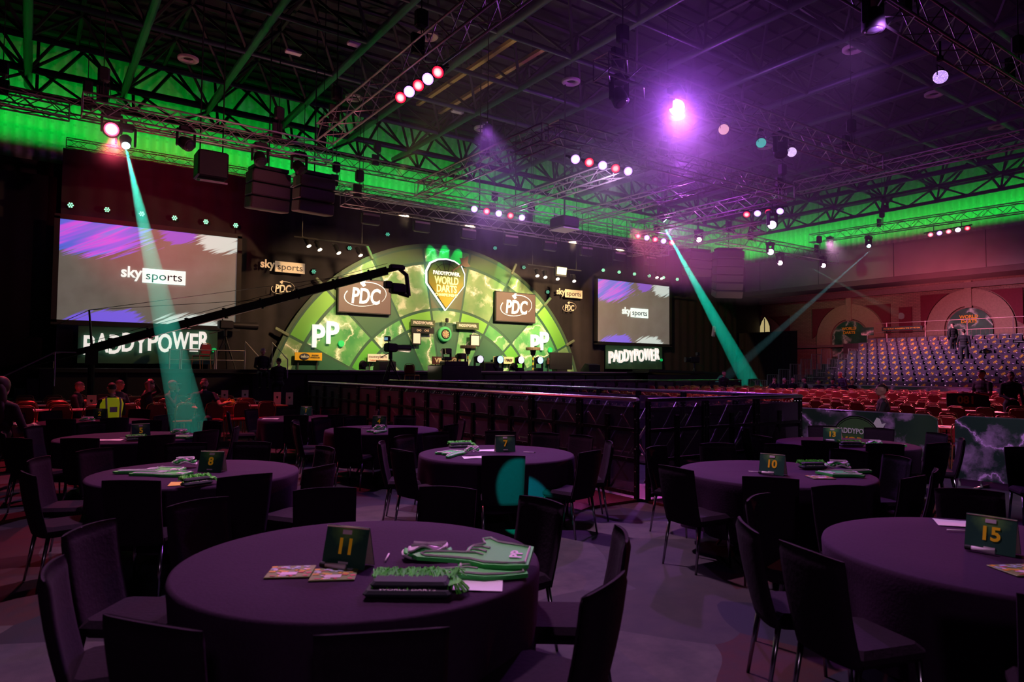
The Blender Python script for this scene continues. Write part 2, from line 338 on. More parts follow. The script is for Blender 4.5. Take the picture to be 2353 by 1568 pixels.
# right wall: concrete beam, soffit, brick recess with arches
m = MB(); m.box((XR+.5, 8, 8.25), (1.0, 43.4, 1.95)); beam = struct(m.build('trim_1', M_CONC))
m = MB()
for y in (27.9, 23.71, 19.15, 14.53, 9.9): m.box((XR-.004, y, 8.25), (.02, .035, 1.95))
m.build('panel_joint', mat('dark_panel_joint', (.07, .05, .05), .9), beam)  # dark strips mark the joints between beam panels
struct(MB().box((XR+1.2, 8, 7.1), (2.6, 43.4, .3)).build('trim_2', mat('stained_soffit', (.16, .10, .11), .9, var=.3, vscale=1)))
def brick_mat():
    m = bpy.data.materials.new('brick_wall'); N = NT(m); v = N.coord(rot=(0, 0, 0)); sp = N.n('ShaderNodeSeparateXYZ'); N.link(v, sp.inputs[0])
    cb = N.n('ShaderNodeCombineXYZ'); N.link(sp.outputs[1], cb.inputs[0]); N.link(sp.outputs[2], cb.inputs[1])
    b = N.n('ShaderNodeTexBrick', Scale=1); b.inputs['Brick Width'].default_value = .26; b.inputs['Row Height'].default_value = .09; b.inputs['Mortar Size'].default_value = .012
    b.inputs['Color1'].default_value = (.36, .22, .17, 1); b.inputs['Color2'].default_value = (.27, .16, .13, 1); b.inputs['Mortar'].default_value = (.14, .09, .08, 1)
    N.link(cb.outputs[0], b.inputs['Vector'])
    N.link(N.mix(N.math('MULTIPLY', N.noise(v, 1.2, 3), .5), b.outputs[0], (.22, .13, .11)), N.b.inputs['Base Color']); N.b.inputs['Roughness'].default_value = .9; return m
M_BRICK = brick_mat(); XW = 42.0
struct(MB().box((XW+.35, 8, 3.6), (.5, 43.4, 7.2)).build('wall_right_lower', M_BRICK))
M_REDBR = mat('dark_red_brick', (.16, .02, .04), .9, var=.2); M_RING = mat('buff_brick_arch', (.36, .24, .18), .9, var=.3, vscale=14)
A = [(22.75, 3.9, 1.12), (16.05, 4.25, 1.12), (29.4, 3.6, 1.12), (9.4, 4.3, 1.12)]
m = MB()
for y0, z0, r in A:
    R0, R1 = r+.12, r+1.05
    a = [(y0+R1*math.cos(PI*i/24), z0+R1*math.sin(PI*i/24)) for i in range(25)]; b = [(y0+R0*math.cos(PI*i/24), z0+R0*math.sin(PI*i/24)) for i in range(25)][::-1]
    m.prism(a+b, .14, rot=Matrix(((0, 0, -1), (1, 0, 0), (0, 1, 0))), c=(XW+.1, 0, 0))
    for s in (-1, 1): m.box((XW+.03, y0+s*(r+.58), z0/2), (.14, .93, z0))
    m.box((XW+.0, y0, z0+r+.75), (.22, .34, 1.5), taper=1.0)
trim3 = struct(m.build('trim_3', M_RING))
m = MB()
for y0, z0, r in A:
    for s in (-1, 1):
        R1 = r+1.12
        pts = [(y0+s*R1*math.cos(a), z0+R1*math.sin(a)) for a in [R(8+i*7) for i in range(9)]]+[(y0+s*(R1+.25), z0+R1*math.sin(R(64))), (y0+s*(R1+.25), z0+.1)]
        if s < 0: pts = pts[::-1]
        m.prism(pts, .1, rot=Matrix(((0, 0, -1), (1, 0, 0), (0, 1, 0))), c=(XW+.1, 0, 0))
for y0, z in ((19.4, 4.9), (12.7, 5.0)): m.box((XW+.06, y0, z), (.1, .72, 1.5))
struct(m.build('trim_4', M_REDBR))
struct(MB().box((XW-.02, 8, 3.45), (.3, 43.4, .16)).box((XW-.02, 8, 6.62), (.3, 43.4, .3)).build('trim_5', mat('stone_string_course', (.24, .17, .16), .9, var=.2)))
M_BOLT_DK = bolt_mat('dark_lightning_print', (.01, .06, .035), (.03, .16, .09), (.75, .85, .75), 1.1, 3, wid=.016)
for k, (y0, z0, r) in enumerate(A[:2]):
    t = thing('arched_poster', ['lightning print poster with a round logo filling the left brick arch', 'lightning print poster with a round logo filling the right brick arch above the seats'][k], 'poster', (XW-.02, y0, 0), group='posters in the brick arches')
    p = [(r*math.cos(PI*i/20), z0+r*math.sin(PI*i/20)) for i in range(21)]+[(-r, .05), (r, .05)]
    MB().prism(p, .04, rot=Matrix(((0, 0, -1), (1, 0, 0), (0, 1, 0))), c=(.06, 0, 0)).build('printed_panel', M_BOLT_DK, t)
    q = [(.38*math.sin(2*PI*i/6), z0+.5+.42*math.cos(2*PI*i/6)) for i in range(6)]
    MB().prism(q, .02, rot=Matrix(((0, 0, -1), (1, 0, 0), (0, 1, 0))), c=(.02, 0, 0)).build('round_logo', M_DKGREEN, t)
    text('WORLD\nDARTS', t, (-.02, 0, z0+.5), .25, M_YEL, .008, rot=(PI/2, 0, -PI/2))
# pointed window in the wall near the stage
t = struct(put('window_1', None, None, (XW-.06, 28.7, 4.45)))
og = [(-.38, 0), (.38, 0), (.36, .5), (.22, .85), (0, 1.15), (-.22, .85), (-.36, .5)]
MB().prism([(x*1.2, z*1.12-.04) for x, z in og], .05, rot=Matrix(((0, 0, -1), (1, 0, 0), (0, 1, 0)))).build('window_frame', M_DARKMETAL, t)
MB().prism(og, .03, rot=Matrix(((0, 0, -1), (1, 0, 0), (0, 1, 0))), c=(-.05, 0, 0)).build('window_pane', mat('lit_pane', (.6, .5, .3), .5, emit=(1, .8, .35), power=.45), t)
MB().box((-.1, 0, .5), (.04, .05, 1.1)).build('glazing_bar', M_DARKMETAL, t)
# roof grid of tubes
def grid_roof():
    g = thing('roof_space_frame', 'dark blue-grey steel tube grid hanging below the whole hall roof', 'roof frame', (0, 0, 0))
    m0 = None
    xs = [-5.9+2.79*k for k in range(17)]; ys = [-3.7+2.83*k for k in range(12)]
    for x in xs:
        put('main_tube', MB().tube((0, -6, 0), (0, YB-.5, 0), .125, 10).mesh('main_tube', M_TUBE, True) if m0 is None else m0, g, (x, 0, ZG)); m0 = m0 or g.children[0].data
    m1 = MB().tube((-6, 0, 0), (XR-.6, 0, 0), .085, 8).mesh('cross_tube', M_TUBE, True)
    for y in ys: put('cross_tube', m1, g, (0, y, ZG))
    m = MB(); zt = ZC-.35
    for i, x in enumerate(xs):
        for j, y in enumerate(ys):
            if y > YB or y < -1: continue
            for sx, sy in ((1, 1), (-1, 1), (1, -1), (-1, -1)):
                if abs(x+sx*1.39) < 60: m.tube((x, y, ZG), (x+sx*1.39, y+sy*1.41, zt), .055, 5)
    m.build('diagonal_tubes', mat('shaded_roof_tube', (.010, .011, .016), .6), g)['kind'] = 'stuff'  # diagonal and upper tubes coloured darker, standing in for roof shade
    m = MB()
    for x in xs[:-1]: m.tube((x+1.39, -6, zt), (x+1.39, YB-.5, zt), .07, 5)
    for y in ys: m.tube((-6, y+1.41, zt), (XR-.6, y+1.41, zt), .07, 5)
    m.build('upper_tubes', MATS['shaded_roof_tube'], g)['kind'] = 'stuff'
    return xs, ys
XS, YS = grid_roof()
def edge_truss(name, label, p0, p1, h, bay, r=.09, up=2.0):
    """big silhouette truss of the roof edge: three chords and W diagonals"""
    p0, p1 = Vector(p0), Vector(p1); d = p1-p0; n = round(d.length/bay); t = thing(name, label, 'roof truss', p0)
    o = [Vector((0, 0, 0)), Vector((0, 0, h*.36)), Vector((0, 0, h))]
    side = d.cross(Vector((0, 0, 1))).normalized()*(-.9)
    o[2] += side
    for q in o: MB().tube(q, q+d, r, 8).build('chord', M_BLACKGLOSS, t, True)
    m = MB()
    for i in range(n):
        a, b, c = d*(i/n), d*((i+.5)/n), d*((i+1)/n)
        m.tube(a+o[0], b+o[2], r*.7, 6); m.tube(b+o[2], c+o[0], r*.7, 6); m.tube(a+o[1], b+o[0], r*.55, 6); m.tube(b+o[0], c+o[1], r*.55, 6)
        m.tube(a+o[0], a+o[2], r*.6, 6)
    m.build('web', M_BLACKGLOSS, t); return t
edge_truss('edge_truss', 'black roof-edge truss silhouetted against the green back wall', (-5.8, 27.7, 10.9), (37.2, 27.7, 10.9), 2.3, 2.79)
edge_truss('edge_truss', 'black roof-edge truss silhouetted against the green right wall', (37.9, 27.2, 10.55), (37.9, -4, 10.75), 2.2, 2.83)
# air diffusers on the grid
pr_ = MB().lathe([(.16, .05), (.17, .0), (.30, -.03), (.33, .0), (.33, .06)], 24, cap=False); t = thing('ceiling_ring', '', 'air diffuser'); pr_.build('flange', mat('ring_white', (.62, .55, .56), .6), t, True)
MB().lathe([(.03, .1), (.16, .05), (.15, .12)], 16).build('core', M_BLACK, t); MB().tube((0, 0, .1), (0, 0, ZC-11.95), .02, 5).build('drop_rod', M_DARKMETAL, t); P = Proto(t)
for x, y, w in ((4, 24.4, 'high over the left screen'), (9.7, 24.2, 'between the red-lit truss and the long left truss'), (15.36, 24.1, 'high above the dartboard backdrop'), (9.67, 18.3, 'beside the long truss at top centre'), (15.36, 18.25, 'at top centre left of the purple glare'), (20.95, 18.3, 'under the purple glare'), (26.96, 18.4, 'right of the purple glare above the lower trusses'), (32.8, 18.4, 'furthest right above the green right wall'), (20.95, 11.1, 'alone in the dark top right roof'), (26.74, 11.2, 'second from the top right corner'), (32.4, 11.2, 'near the right edge above the long truss')):
    P.place((x, y, 11.95), 0, 'round pale ceiling air diffuser ring '+w, 'ceiling air rings')
for x, y, w in ((6.6, 21.6, 'over the red-lit truss'), (8.0, 19.9, 'near the top left'), (12.6, 19.4, 'left of the purple haze'), (13.4, 22.8, 'above the row of red and white lamps')):
    tag(MB().rbox((0, 0, 0), (.5, .22, .1), .02).build('roof_box_light', M_WHITE, None, loc=(x, y, ZG+.3)), 'small pale unlit rectangular roof light fitting '+w, 'light fitting', 'unlit rectangular roof lights')
for lb, a, b in (('left', (960, 240), (1185, 88)), ('right', (1022, 262), (1240, 104))):
    p0, p1 = onZ(*a, 12.4), onZ(*b, 12.4); p0.x = p1.x = (p0.x+p1.x)/2; t = thing('roof_channel', 'long pale roof channel, tinted as if warm-lit, right of the top truss, %s of two' % lb, 'roof channel', p0, group='yellow roof channels')
    MB().box((0, (p1.y-p0.y)/2, 0), (.16, abs(p1.y-p0.y), .12)).build('channel', mat('warm_lit_channel', (.55, .40, .12), .5), t); m = MB()  # warm light put into the channel's yellow colour
    for q in (.1, .5, .9): m.tube((0, (p1.y-p0.y)*q, 0), (0, (p1.y-p0.y)*q, ZC-12.4), .015, 4)
    m.build('hanger_rods', M_DARKMETAL, t)
lamp('SPOT', 'warm_roof_fill', (9.5, 20.0, 7.9), (11.3, 16.8, 12.4), (1, .72, .3), 260, 40, .8, .05)  # added spot standing in for warm stage bounce on the channels
# ================================================================== black drapes round the stage
YW = 27.0
m = MB(); m.grid(lambda u, v: Vector((.72+u*36, YW+.25+.03*math.sin(u*36*9), 9.1*v)), 900, 1)
tag(m.build('stage_drape', M_DRAPE, None, True), 'tall black drape wall behind the stage and both screens', 'curtain')
m = MB(); m.grid(lambda u, v: Vector((-5.6+u*6.3, YW+1.2+.03*math.sin(u*60), 8.3*v)), 150, 1)
tag(m.build('side_drape', M_DRAPE, None, True), 'black drape on the far left below the green wall', 'curtain')
m = MB(); m.grid(lambda u, v: Vector((37.3+.06*math.sin(v*1), 23.4+u*4.2+.0*v, 4.25*v)) + Vector((.05*math.sin(u*50), 0, 0)), 120, 2)
tag(m.build('wing_drape', M_DRAPE, None, True), 'black drape beside the tiered stand steps, right of the stage', 'curtain')
# ================================================================== rig trusses
def truss(label, p0, p1, s=.42, bay=.5, r=.024, gr='overhead lighting trusses', mt=None):
    p0, p1 = Vector(p0), Vector(p1); d = p1-p0; L = d.length; d.normalize(); side = d.cross(Vector((0, 0, 1))).normalized()*s/2; up = Vector((0, 0, s/2)); n = max(2, round(L/bay))
    t = thing('lighting_truss', label, 'lighting truss', p0, group=gr); mt = mt or M_ALU
    cs = [side+up, -side+up, -side-up, side-up]
    for c in cs: MB().tube(c, c+d*L, r, 6).build('main_chord', mt, t, True)
    m = MB()
    for k in range(4):
        a, b = cs[k], cs[(k+1) % 4]
        for i in range(n):
            f0, f1 = d*L*i/n, d*L*(i+1)/n
            if i % 2: m.tube(a+f0, b+f1, r*.55, 4)
            else: m.tube(b+f0, a+f1, r*.55, 4)
        m.tube(a, b, r*.6, 4); m.tube(a+d*L, b+d*L, r*.6, 4)
    m.build('lacing', mt, t); return t
def hoist(x, y, z, label):
    t = thing('chain_hoist', label, 'chain hoist', (x, y, z), group='chain hoists holding the trusses')
    MB().rbox((0, 0, .55), (.26, .2, .38), .04).build('motor_body', M_BLACK, t); m = MB(); m.path([(0, 0, 0), (0, 0, .4)], .012, 5); m.tube((0, 0, .7), (0, 0, ZC-.1-z), .012, 5); m.path([(.12, 0, .4), (.16, 0, .1), (.1, 0, -.25), (.05, 0, .1), (.05, 0, .4)], .01, 4); m.build('chain', M_DARKMETAL, t)
    MB().prism([(-.12, -.3), (.12, -.3), (.14, .1), (-.14, .1)], .1, rot=Matrix.Rotation(PI/2, 3, 'X'), c=(.0, .2, .2)).build('chain_bag', M_BLACK, t)
TR = [('red-lit truss above the left screen', (.87, 19.5, 8.15), (7.1, 19.5, 8.1), .5), ('long thin truss behind the red-lit truss', (-3, 24, 9.45), (13.5, 24, 9.4), .45), ('thin truss along the top edge of the black drape', (.8, 27.1, 9.25), (37, 27.1, 9.25), .28),
      ('long truss across the front of the dartboard backdrop', (7.95, 20.6, 7.15), (22.8, 20.6, 7.05), .42), ('truss over the right screen', (25, 19.4, 7.75), (34.4, 19.4, 7.75), .5), ('diagonal-looking truss crossing the purple haze at upper right', (9.2, 10, 7.85), (20, 10, 7.85), .45),
      ('near side of the raised rectangular rig', (10.4, 13, 7.65), (20.3, 13, 7.65), .45), ('left side of the raised rectangular rig', (10.4, 13.2, 7.65), (10.4, 20.0, 7.65), .45), ('right side of the raised rectangular rig', (20.3, 13.2, 7.65), (20.3, 20.0, 7.65), .45),
      ('far side of the raised rectangular rig', (10.4, 20.0, 7.8), (25, 20.0, 7.8), .42), ('left inner bar of the raised rig', (13.8, 13.3, 7.6), (13.8, 19.8, 7.6), .4), ('right inner bar of the raised rig', (17.0, 13.3, 7.6), (17.0, 19.8, 7.6), .4),
      ('long truss rising to the top centre of the hall', (6.2, 5.5, 7.95), (6.2, 17.4, 7.95), .45), ('truss in the top right corner', (8.5, 5.3, 7.75), (19, 5.3, 7.75), .45), ('long truss meeting the green wall under the right roof', (25.6, 4, 9.2), (25.6, 16, 9.35), .45),
      ('truss in front of the green right wall carrying five lamps', (35.6, 6, 9.05), (35.6, 21.4, 9.25), .45), ('short truss joining the rig to the right screen truss', (24, 16.5, 7.6), (24, 24, 7.6), .4), ('small truss left of the raised rig', (7.4, 24, 8.4), (18, 24, 8.4), .4), ('dim outer truss at the far left', (-3, 22.5, 8.9), (.7, 22.3, 8.8), .42)]
for lb, a, b, s in TR: truss('aluminium box truss, '+lb, a, b, s, bay=.5 if s > .3 else .35, r=.024 if s > .3 else .016, mt=mat('shaded_truss', (.25, .22, .22), .5, .7) if 'dim' in lb or 'long thin' in lb or 'top edge' in lb else None)  # dim trusses get a darker aluminium, their shade put in the colour
for x, y, z, w in ((1.3, 19.5, 8.45, 'at the left end of the red-lit truss'), (5.6, 19.5, 8.45, 'near the right end of the red-lit truss'), (6.9, 19.5, 8.45, 'at the right tip of the red-lit truss'), (6.2, 12, 8.2, 'on the long top centre truss'), (9.8, 10, 8.15, 'at the left end of the truss in the purple haze'), (18.7, 10, 8.15, 'at the right end of the truss in the purple haze'), (10.4, 16, 7.95, 'on the left side of the raised rig'), (14.5, 13, 7.95, 'on the near side of the raised rig'), (20.3, 13.2, 7.95, 'on the right corner of the raised rig'), (8.5, 20.6, 7.4, 'on the left end of the long front truss'), (15.4, 20.6, 7.4, 'in the middle of the long front truss'), (22.3, 20.6, 7.4, 'on the right end of the long front truss'), (27.5, 19.4, 8.05, 'on the truss over the right screen'), (33.0, 19.4, 8.05, 'on the right part of the truss over the right screen'), (35.6, 17.5, 9.4, 'on the truss by the green wall'), (12, 5.3, 8.0, 'on the top right corner truss, left one'), (16.5, 5.3, 8.0, 'on the top right corner truss, right one'), (6.2, 16.6, 8.2, 'at the lower end of the long top centre truss'), (25.6, 8, 9.45, 'on the near part of the truss meeting the green wall'), (25.6, 14.5, 9.5, 'on the far part of the truss meeting the green wall'), (35.6, 9, 9.3, 'on the near end of the truss by the green wall'), (24, 18, 7.8, 'on the short joining truss, near one'), (24, 23, 7.8, 'on the short joining truss, far one'), (9, 24, 8.6, 'on the small truss left of the raised rig, left one'), (16, 24, 8.6, 'on the small truss left of the raised rig, right one'), (-.8, 22.4, 9.1, 'on the dim outer truss at the far left'), (1.2, 24, 9.65, 'on the left of the long thin truss'), (10.6, 24, 9.65, 'on the right of the long thin truss')):
    hoist(x, y, z, 'black chain hoist '+w)
# ------------------------------------------------------------------ lamps
def led_mat(name, c, p, rad=None):
    """lamp lens; with rad, a white-hot middle and a coloured rim"""
    m = mat(name, (.1, .1, .1), .4, emit=c, power=p)
    if rad:
        N = NT(m); sp = N.n('ShaderNodeSeparateXYZ'); N.link(N.coord(), sp.inputs[0]); d = N.math('DIVIDE', N.math('SQRT', N.math('ADD', N.math('POWER', sp.outputs[0], 2), N.math('POWER', sp.outputs[1], 2))), rad)
        N.link(N.ramp(d, [(0, tuple(.55+.45*q for q in c)), (.45, tuple(.35+.65*q for q in c)), (.75, c), (1, tuple(q*.5 for q in c))]), N.b.inputs['Emission Color'])
    return m
def par_proto(name, lens):
    t = thing(name, '', 'stage lamp'); c = MB().lathe([(.05, .26), (.12, .22), (.15, .05), (.16, 0)], 14, cap=True); c.build('lamp_body', M_BLACK, t, True)
    MB().lathe([(.0, -.025), (.08, -.02), (.145, 0)], 14, cap=True).build('lens', lens, t, True)
    MB().path([(-.18, 0, .1), (-.18, 0, .34), (.18, 0, .34), (.18, 0, .1)], .014, 4).build('bracket', M_BLACK, t)
    MB().box((0, 0, .34), (.07, .07, .08)).build('clamp', M_BLACK, t); t.scale = (.8, .8, .8); return Proto(t)
PAR = {k: par_proto('par_lamp', led_mat('lens_'+k, c, p, .15)) for k, c, p in (('red', (1, .01, .05), 2.2), ('lilac', (.45, .22, 1), 4), ('white', (.8, .6, 1), 6), ('pink', (1, .12, .2), 2.5))}
def aim(loc, tgt): return (Vector(tgt)-Vector(loc)).to_track_quat('-Z', 'Y').to_euler()
TRB = [(Vector(a), Vector(b), s_) for _, a, b, s_ in TR]
def truss_above(x, y, z):
    best = ZC-.1
    for a, b, s_ in TRB:
        d = b-a; t_ = max(0, min(1, ((x-a.x)*d.x+(y-a.y)*d.y)/(d.x**2+d.y**2))); q = a+d*t_
        if math.hypot(q.x-x, q.y-y) < .4 and q.z+s_/2 > z: best = min(best, q.z-s_/2+.06)
    return best
def bank(p0, p1, kinds, tgt, where, zoff=0):
    a_, b_ = Vector(p0), Vector(p1); back = (a_-Vector(tgt)).normalized()*.33; e0 = (a_-b_).normalized()*.25
    t = thing('lamp_bar', 'black pipe carrying the lamp bank '+where, 'lamp bar', a_+back); m = MB(); m.tube(e0, b_-a_-e0, .028, 6)
    for f_ in (.12, .88): q = (b_-a_)*f_; w_ = a_+back+q; m.tube(q, q+Vector((0, 0, max(.15, truss_above(w_.x, w_.y, w_.z)-w_.z))), .02, 5)
    m.build('pipe', M_BLACK, t)
    for i, k in enumerate(kinds):
        f = i/(len(kinds)-1); p = Vector(p0).lerp(Vector(p1), f)
        w = ('leftmost', 'second', 'middle', 'fourth', 'rightmost')[i] if len(kinds) == 5 else ('leftmost', 'second', 'third', 'rightmost')[i]
        PAR[k].place(p, 0, '%s %s lamp in the bank %s' % (w, {'red': 'red', 'lilac': 'lilac-white', 'white': 'white', 'pink': 'pink'}[k], where), 'lamps in the bank '+where, rot=aim(p, Vector(tgt)))
        c = {'red': RED, 'lilac': LILAC, 'white': (1, .8, 1), 'pink': PINK}[k]
        if BANKLIT and i % 2 == 0: lamp('SPOT', 'bank_light', p+(Vector(tgt)-p).normalized()*.06, tgt, c, BANKLIT, 50, .8, .08)
BANKLIT = 170
bank((11.1, 13, 7.08), (12.95, 13, 7.10), ['lilac', 'red', 'lilac', 'red', 'lilac'], (2, -2, -1), 'under the near side of the raised rig')
bank((12.67, 20.3, 7.42), (14.75, 20.3, 7.40), ['lilac', 'red', 'lilac', 'red', 'lilac'], (3, 2, 0), 'at the raised rig far side above the backdrop')
bank((6.2, 12.9, 7.45), (6.2, 11.3, 7.42), ['red', 'lilac', 'red', 'lilac', 'red'], (.8, 7, 2), 'under the long top centre truss')
bank((20.3, 14.6, 7.25), (20.3, 13.3, 7.12), ['red', 'lilac', 'red', 'lilac'], (12, 10, 0), 'at the right corner of the raised rig')
bank((20.5, 20, 7.36), (22.55, 20, 7.32), ['red', 'lilac', 'red', 'lilac', 'red'], (9, 6, 0), 'beside the right teal beam')
bank((35.6, 15.2, 8.5), (35.6, 13.6, 8.55), ['pink', 'lilac', 'pink', 'white', 'red'], (24, 8, 0), 'in front of the green right wall')
def hang(t, z0=.45):
    x, y, z = t.location; L_ = max(truss_above(x, y, z+z0)-z, z0+.1); MB().tube((0, 0, z0), (0, 0, L_), .022, 6).box((0, 0, z0+.03), (.08, .08, .08)).build('drop_pole', M_BLACK, t)
def head_proto(name, lens, r=.17):
    """root stays upright; the lamp_head part (with its lens) is the piece that tilts"""
    t = thing(name, '', 'moving head lamp'); MB().rbox((0, 0, .42), (.36, .3, .14), .03).build('base_box', M_BLACK, t)
    m = MB(); m.rbox((-.21, 0, .2), (.05, .14, .46), .02); m.rbox((.21, 0, .2), (.05, .14, .46), .02); m.build('yoke', M_BLACK, t)
    h = MB().lathe([(.07, .20), (.14, .16), (r, .0), (r, -.14), (r*.93, -.16)], 18).build('lamp_head', M_BLACK, t, True, loc=(0, 0, .05))
    MB().lathe([(0, -.175), (r*.5, -.17), (r*.85, -.158)], 16).build('lens', lens, h, True); return Proto(t)
HEAD = {'purple': head_proto('moving_head', led_mat('lens_purple', (.62, .35, 1), 30), .2), 'red': head_proto('moving_head', led_mat('lens_hotred', (1, .03, .08), 8, .19), .21), 'teal': head_proto('moving_head', led_mat('lens_teal', (.35, 1, .9), 20), .12), 'off': head_proto('moving_head', mat('dark_lens', (.04, .04, .05), .1)), 'violet': head_proto('moving_head', led_mat('lens_violet', (.75, .5, 1), 22), .17), 'pink': head_proto('moving_head', led_mat('lens_pinkish', (1, .6, .7), 14), .14)}
def head(k, p, tgt, label):
    o = HEAD[k].place(p, 0, label, 'moving head lamps on the rig'); e_ = aim(p, tgt)
    for c in o.children:
        if c.name.startswith('lamp_head'): c.rotation_euler = e_
    hang(o)
head('purple', (BIG[0]+.1, BIG[1]+.1, BIG[2]+.12), (0, 0, 1.5), 'glaring purple-white moving head lamp hanging at upper right centre')
head('red', (1.5, 19.45, 7.6), (0, 0, 1.8), 'glaring red moving head lamp on the left end of the red-lit truss')
head('teal', (1.82, 19.5, 7.35), (1.6, 14, 2.0), 'moving head lamp throwing the left teal beam')
head('teal', (21.4, 19.5, 8.1), (24, 17.5, 4.5), 'moving head lamp throwing the right teal beam')
head('off', (3.2, 19.5, 7.6), (5, 17, 6), 'unlit moving head lamp on the red-lit truss, tilted right')
head('off', (5.1, 19.5, 7.55), (4.9, 17, 4), 'unlit moving head lamp in the middle of the red-lit truss')
head('off', (6.2, 19.5, 7.5), (8, 17, 4), 'unlit moving head lamp toward the right end of the red-lit truss')
head('off', (9.7, 10, 7.3), (10.1, 8, 3), 'unlit moving head lamp on the left end of the purple-lit truss')
head('off', (15.3, 10, 7.3), (13, 8, 3), 'unlit moving head lamp right of the purple glare')
head('off', (10.6, 5.3, 7.2), (10.6, 5.2, 0), 'large moving head lamp with a pink sheen at the top right edge')
head('violet', (28.19, 19, 7.35), (10, 4, 0), 'bright violet moving head lamp over the right screen')
head('pink', (33.0, 19.2, 7.2), (14, 6, 0), 'warm pink moving head lamp at the right tip of the right screen truss')
head('pink', (29.1, 19.1, 6.95), (14, 8, 0), 'warm pink moving head lamp below the violet one')
head('pink', (24.2, 19.9, 7.6), (10, 6, 0), 'pinkish white moving head lamp between two banks at right')
head('violet', (20.3, 13.6, 6.7), (8, 6, 0), 'pinkish violet moving head lamp below the right corner of the raised rig')
head('teal', (35.6, 18.2, 8.4), (25, 12, 0), 'small moving head lamp with a cyan lens by the green right wall')
head('off', (35.6, 20.3, 8.7), (30, 18, 6), 'unlit moving head lamp hanging from the truss by the green wall')
head('off', (34.5, 16.8, 9.9), (28, 14, 7), 'unlit lamp silhouetted high against the green right wall')
def disc(p, tgt, k, label):
    t = thing('disc_lamp', label, 'stage lamp', p, group='round flat lamps in the upper right rig'); e_ = aim(p, tgt)
    MB().lathe([(.16, .08), (.2, .05), (.2, 0)], 18).build('lamp_body', M_BLACK, t, True, rot=e_)
    m = MB(); m.lathe([(0, -.012), (.185, -.01), (.19, 0)], 18); m.build('lens', k, t, rot=e_); hang(t, .3)
    MB().path([(-.2, 0, 0), (-.2, 0, .3), (.2, 0, .3), (.2, 0, 0)], .014, 5).build('bracket', M_BLACK, t)
    for c in t.children:
        if not c.name.startswith('drop_pole'): c.scale = (.62, .62, .62)
def dots(name, c, p):
    m = bpy.data.materials.new(name); N = NT(m); vo = N.n('ShaderNodeTexVoronoi', Scale=30); vo.inputs['Randomness'].default_value = .3; N.link(N.coord(), vo.inputs['Vector'])
    N.link(N.ramp(vo.outputs['Distance'], [(.0, c), (.35, c), (.55, tuple(q*.3 for q in c))]), N.b.inputs['Emission Color']); N.b.inputs['Emission Strength'].default_value = p; return m
disc((13.06, 10, 7.4), (2, 0, 0), dots('dots_pink', (1, .45, .5), 3), 'round honeycomb lamp glowing salmon pink right of the purple glare')
disc((15.79, 10, 7.39), (6, 5, 4), dots('dots_lilac', (.8, .55, 1), 3), 'thin tilted lilac disc lamp below the truss at right')
disc((14.5, 10, 7.37), (6, 2, 0), dots('dots_teal', (0, .8, .6), 1.5), 'small teal disc lamp behind the purple-lit truss')
disc((12.9, 5.3, 6.95), (6, 3, 1), dots('dots_violet', (.6, .35, 1), 3), 'violet dotted disc lamp near the top right corner truss')
# green uplights over the screens, arc lamps over the backdrop
def spot_small(name, lens):
    t = thing(name, '', 'small stage lamp'); MB().rbox((0, 0, .1), (.2, .16, .14), .03).lathe([(.1, .05), (.11, -.02)], 12).build('lamp_body', M_BLACK, t)
    m = MB()
    for i in range(7): a = i*PI/3; rr = 0 if i == 6 else .065; m.lathe([(.0, -.035), (.024, -.03), (.026, -.02)], 8, c=(rr*math.cos(a), rr*math.sin(a), 0))
    m.build('lens_cluster', lens, t); return Proto(t)
PG = spot_small('led_uplight', led_mat('lens_green', (.25, 1, .5), 2.2)); PG2 = spot_small('led_spotlight', led_mat('lens_green_dim', (.1, .7, .45), .9))
for s, (xa, xb) in enumerate(((.95, 6.05), (24.3, 30.0))):
    for i in range(6):
        x = xa+(xb-xa)*i/5; z = 6.98 if s == 0 else 7.0
        PG.place((x*27.1/26.2, 27.1, z+.18), 0, 'green glowing lamp, %s of six in the row over the %s screen' % (('leftmost', 'second', 'third', 'fourth', 'fifth', 'rightmost')[i], ('left', 'right')[s]), 'green lamps over the %s screen' % ('left', 'right')[s], rot=aim((x, 27.1, z), (0, 0, 2)))
for i in range(8):
    a = R(-44+i*12.5); x = 15.35+8.45*math.sin(a)*1.03; z = -.45+8.45*math.cos(a)+.05
    PG2.place((x, 27.1, z), 0, '%s small green lamp over the curved top of the dartboard backdrop' % ('first', 'second', 'third', 'fourth', 'fifth', 'sixth', 'seventh', 'last')[i], 'small lamps along the backdrop curve', rot=aim((x, 27.1, z), (x*.7, 20, 2)))
# white profile lamps either side
def profile_proto():
    t = thing('profile_spot', '', 'stage lamp'); MB().lathe([(.06, .4), (.09, .36), (.07, .1), (.095, 0)], 12).build('lamp_body', M_BLACKGLOSS, t, True)
    MB().lathe([(0, -.01), (.085, -.005)], 12, cap=True).build('lens', led_mat('lens_warm', (1, .85, .6), 9), t); MB().path([(-.12, 0, .2), (-.12, 0, .45), (.12, 0, .45), (.12, 0, .2)], .012, 4).build('bracket', M_BLACK, t); return Proto(t)
for lb_, xa, xb in (('left of', 7.7, 10.6), ('right of', 18.2, 21.4), ('far right of', 26.1, 27.6)):
    t = thing('lamp_bar', 'black pipe carrying the warm profile lamps %s the backdrop' % lb_, 'lamp bar', (0, 24.62, 6.52), group='pipes beside the backdrop'); m = MB(); m.tube((xa, 0, 0), (xb, 0, 0), .03, 6); m.tube((xa+.3, 0, 0), (xa+.3, 0, ZC-6.6), .015, 5); m.tube((xb-.3, 0, 0), (xb-.3, 0, ZC-6.6), .015, 5); m.build('pipe', M_BLACK, t)
PP_ = profile_proto()
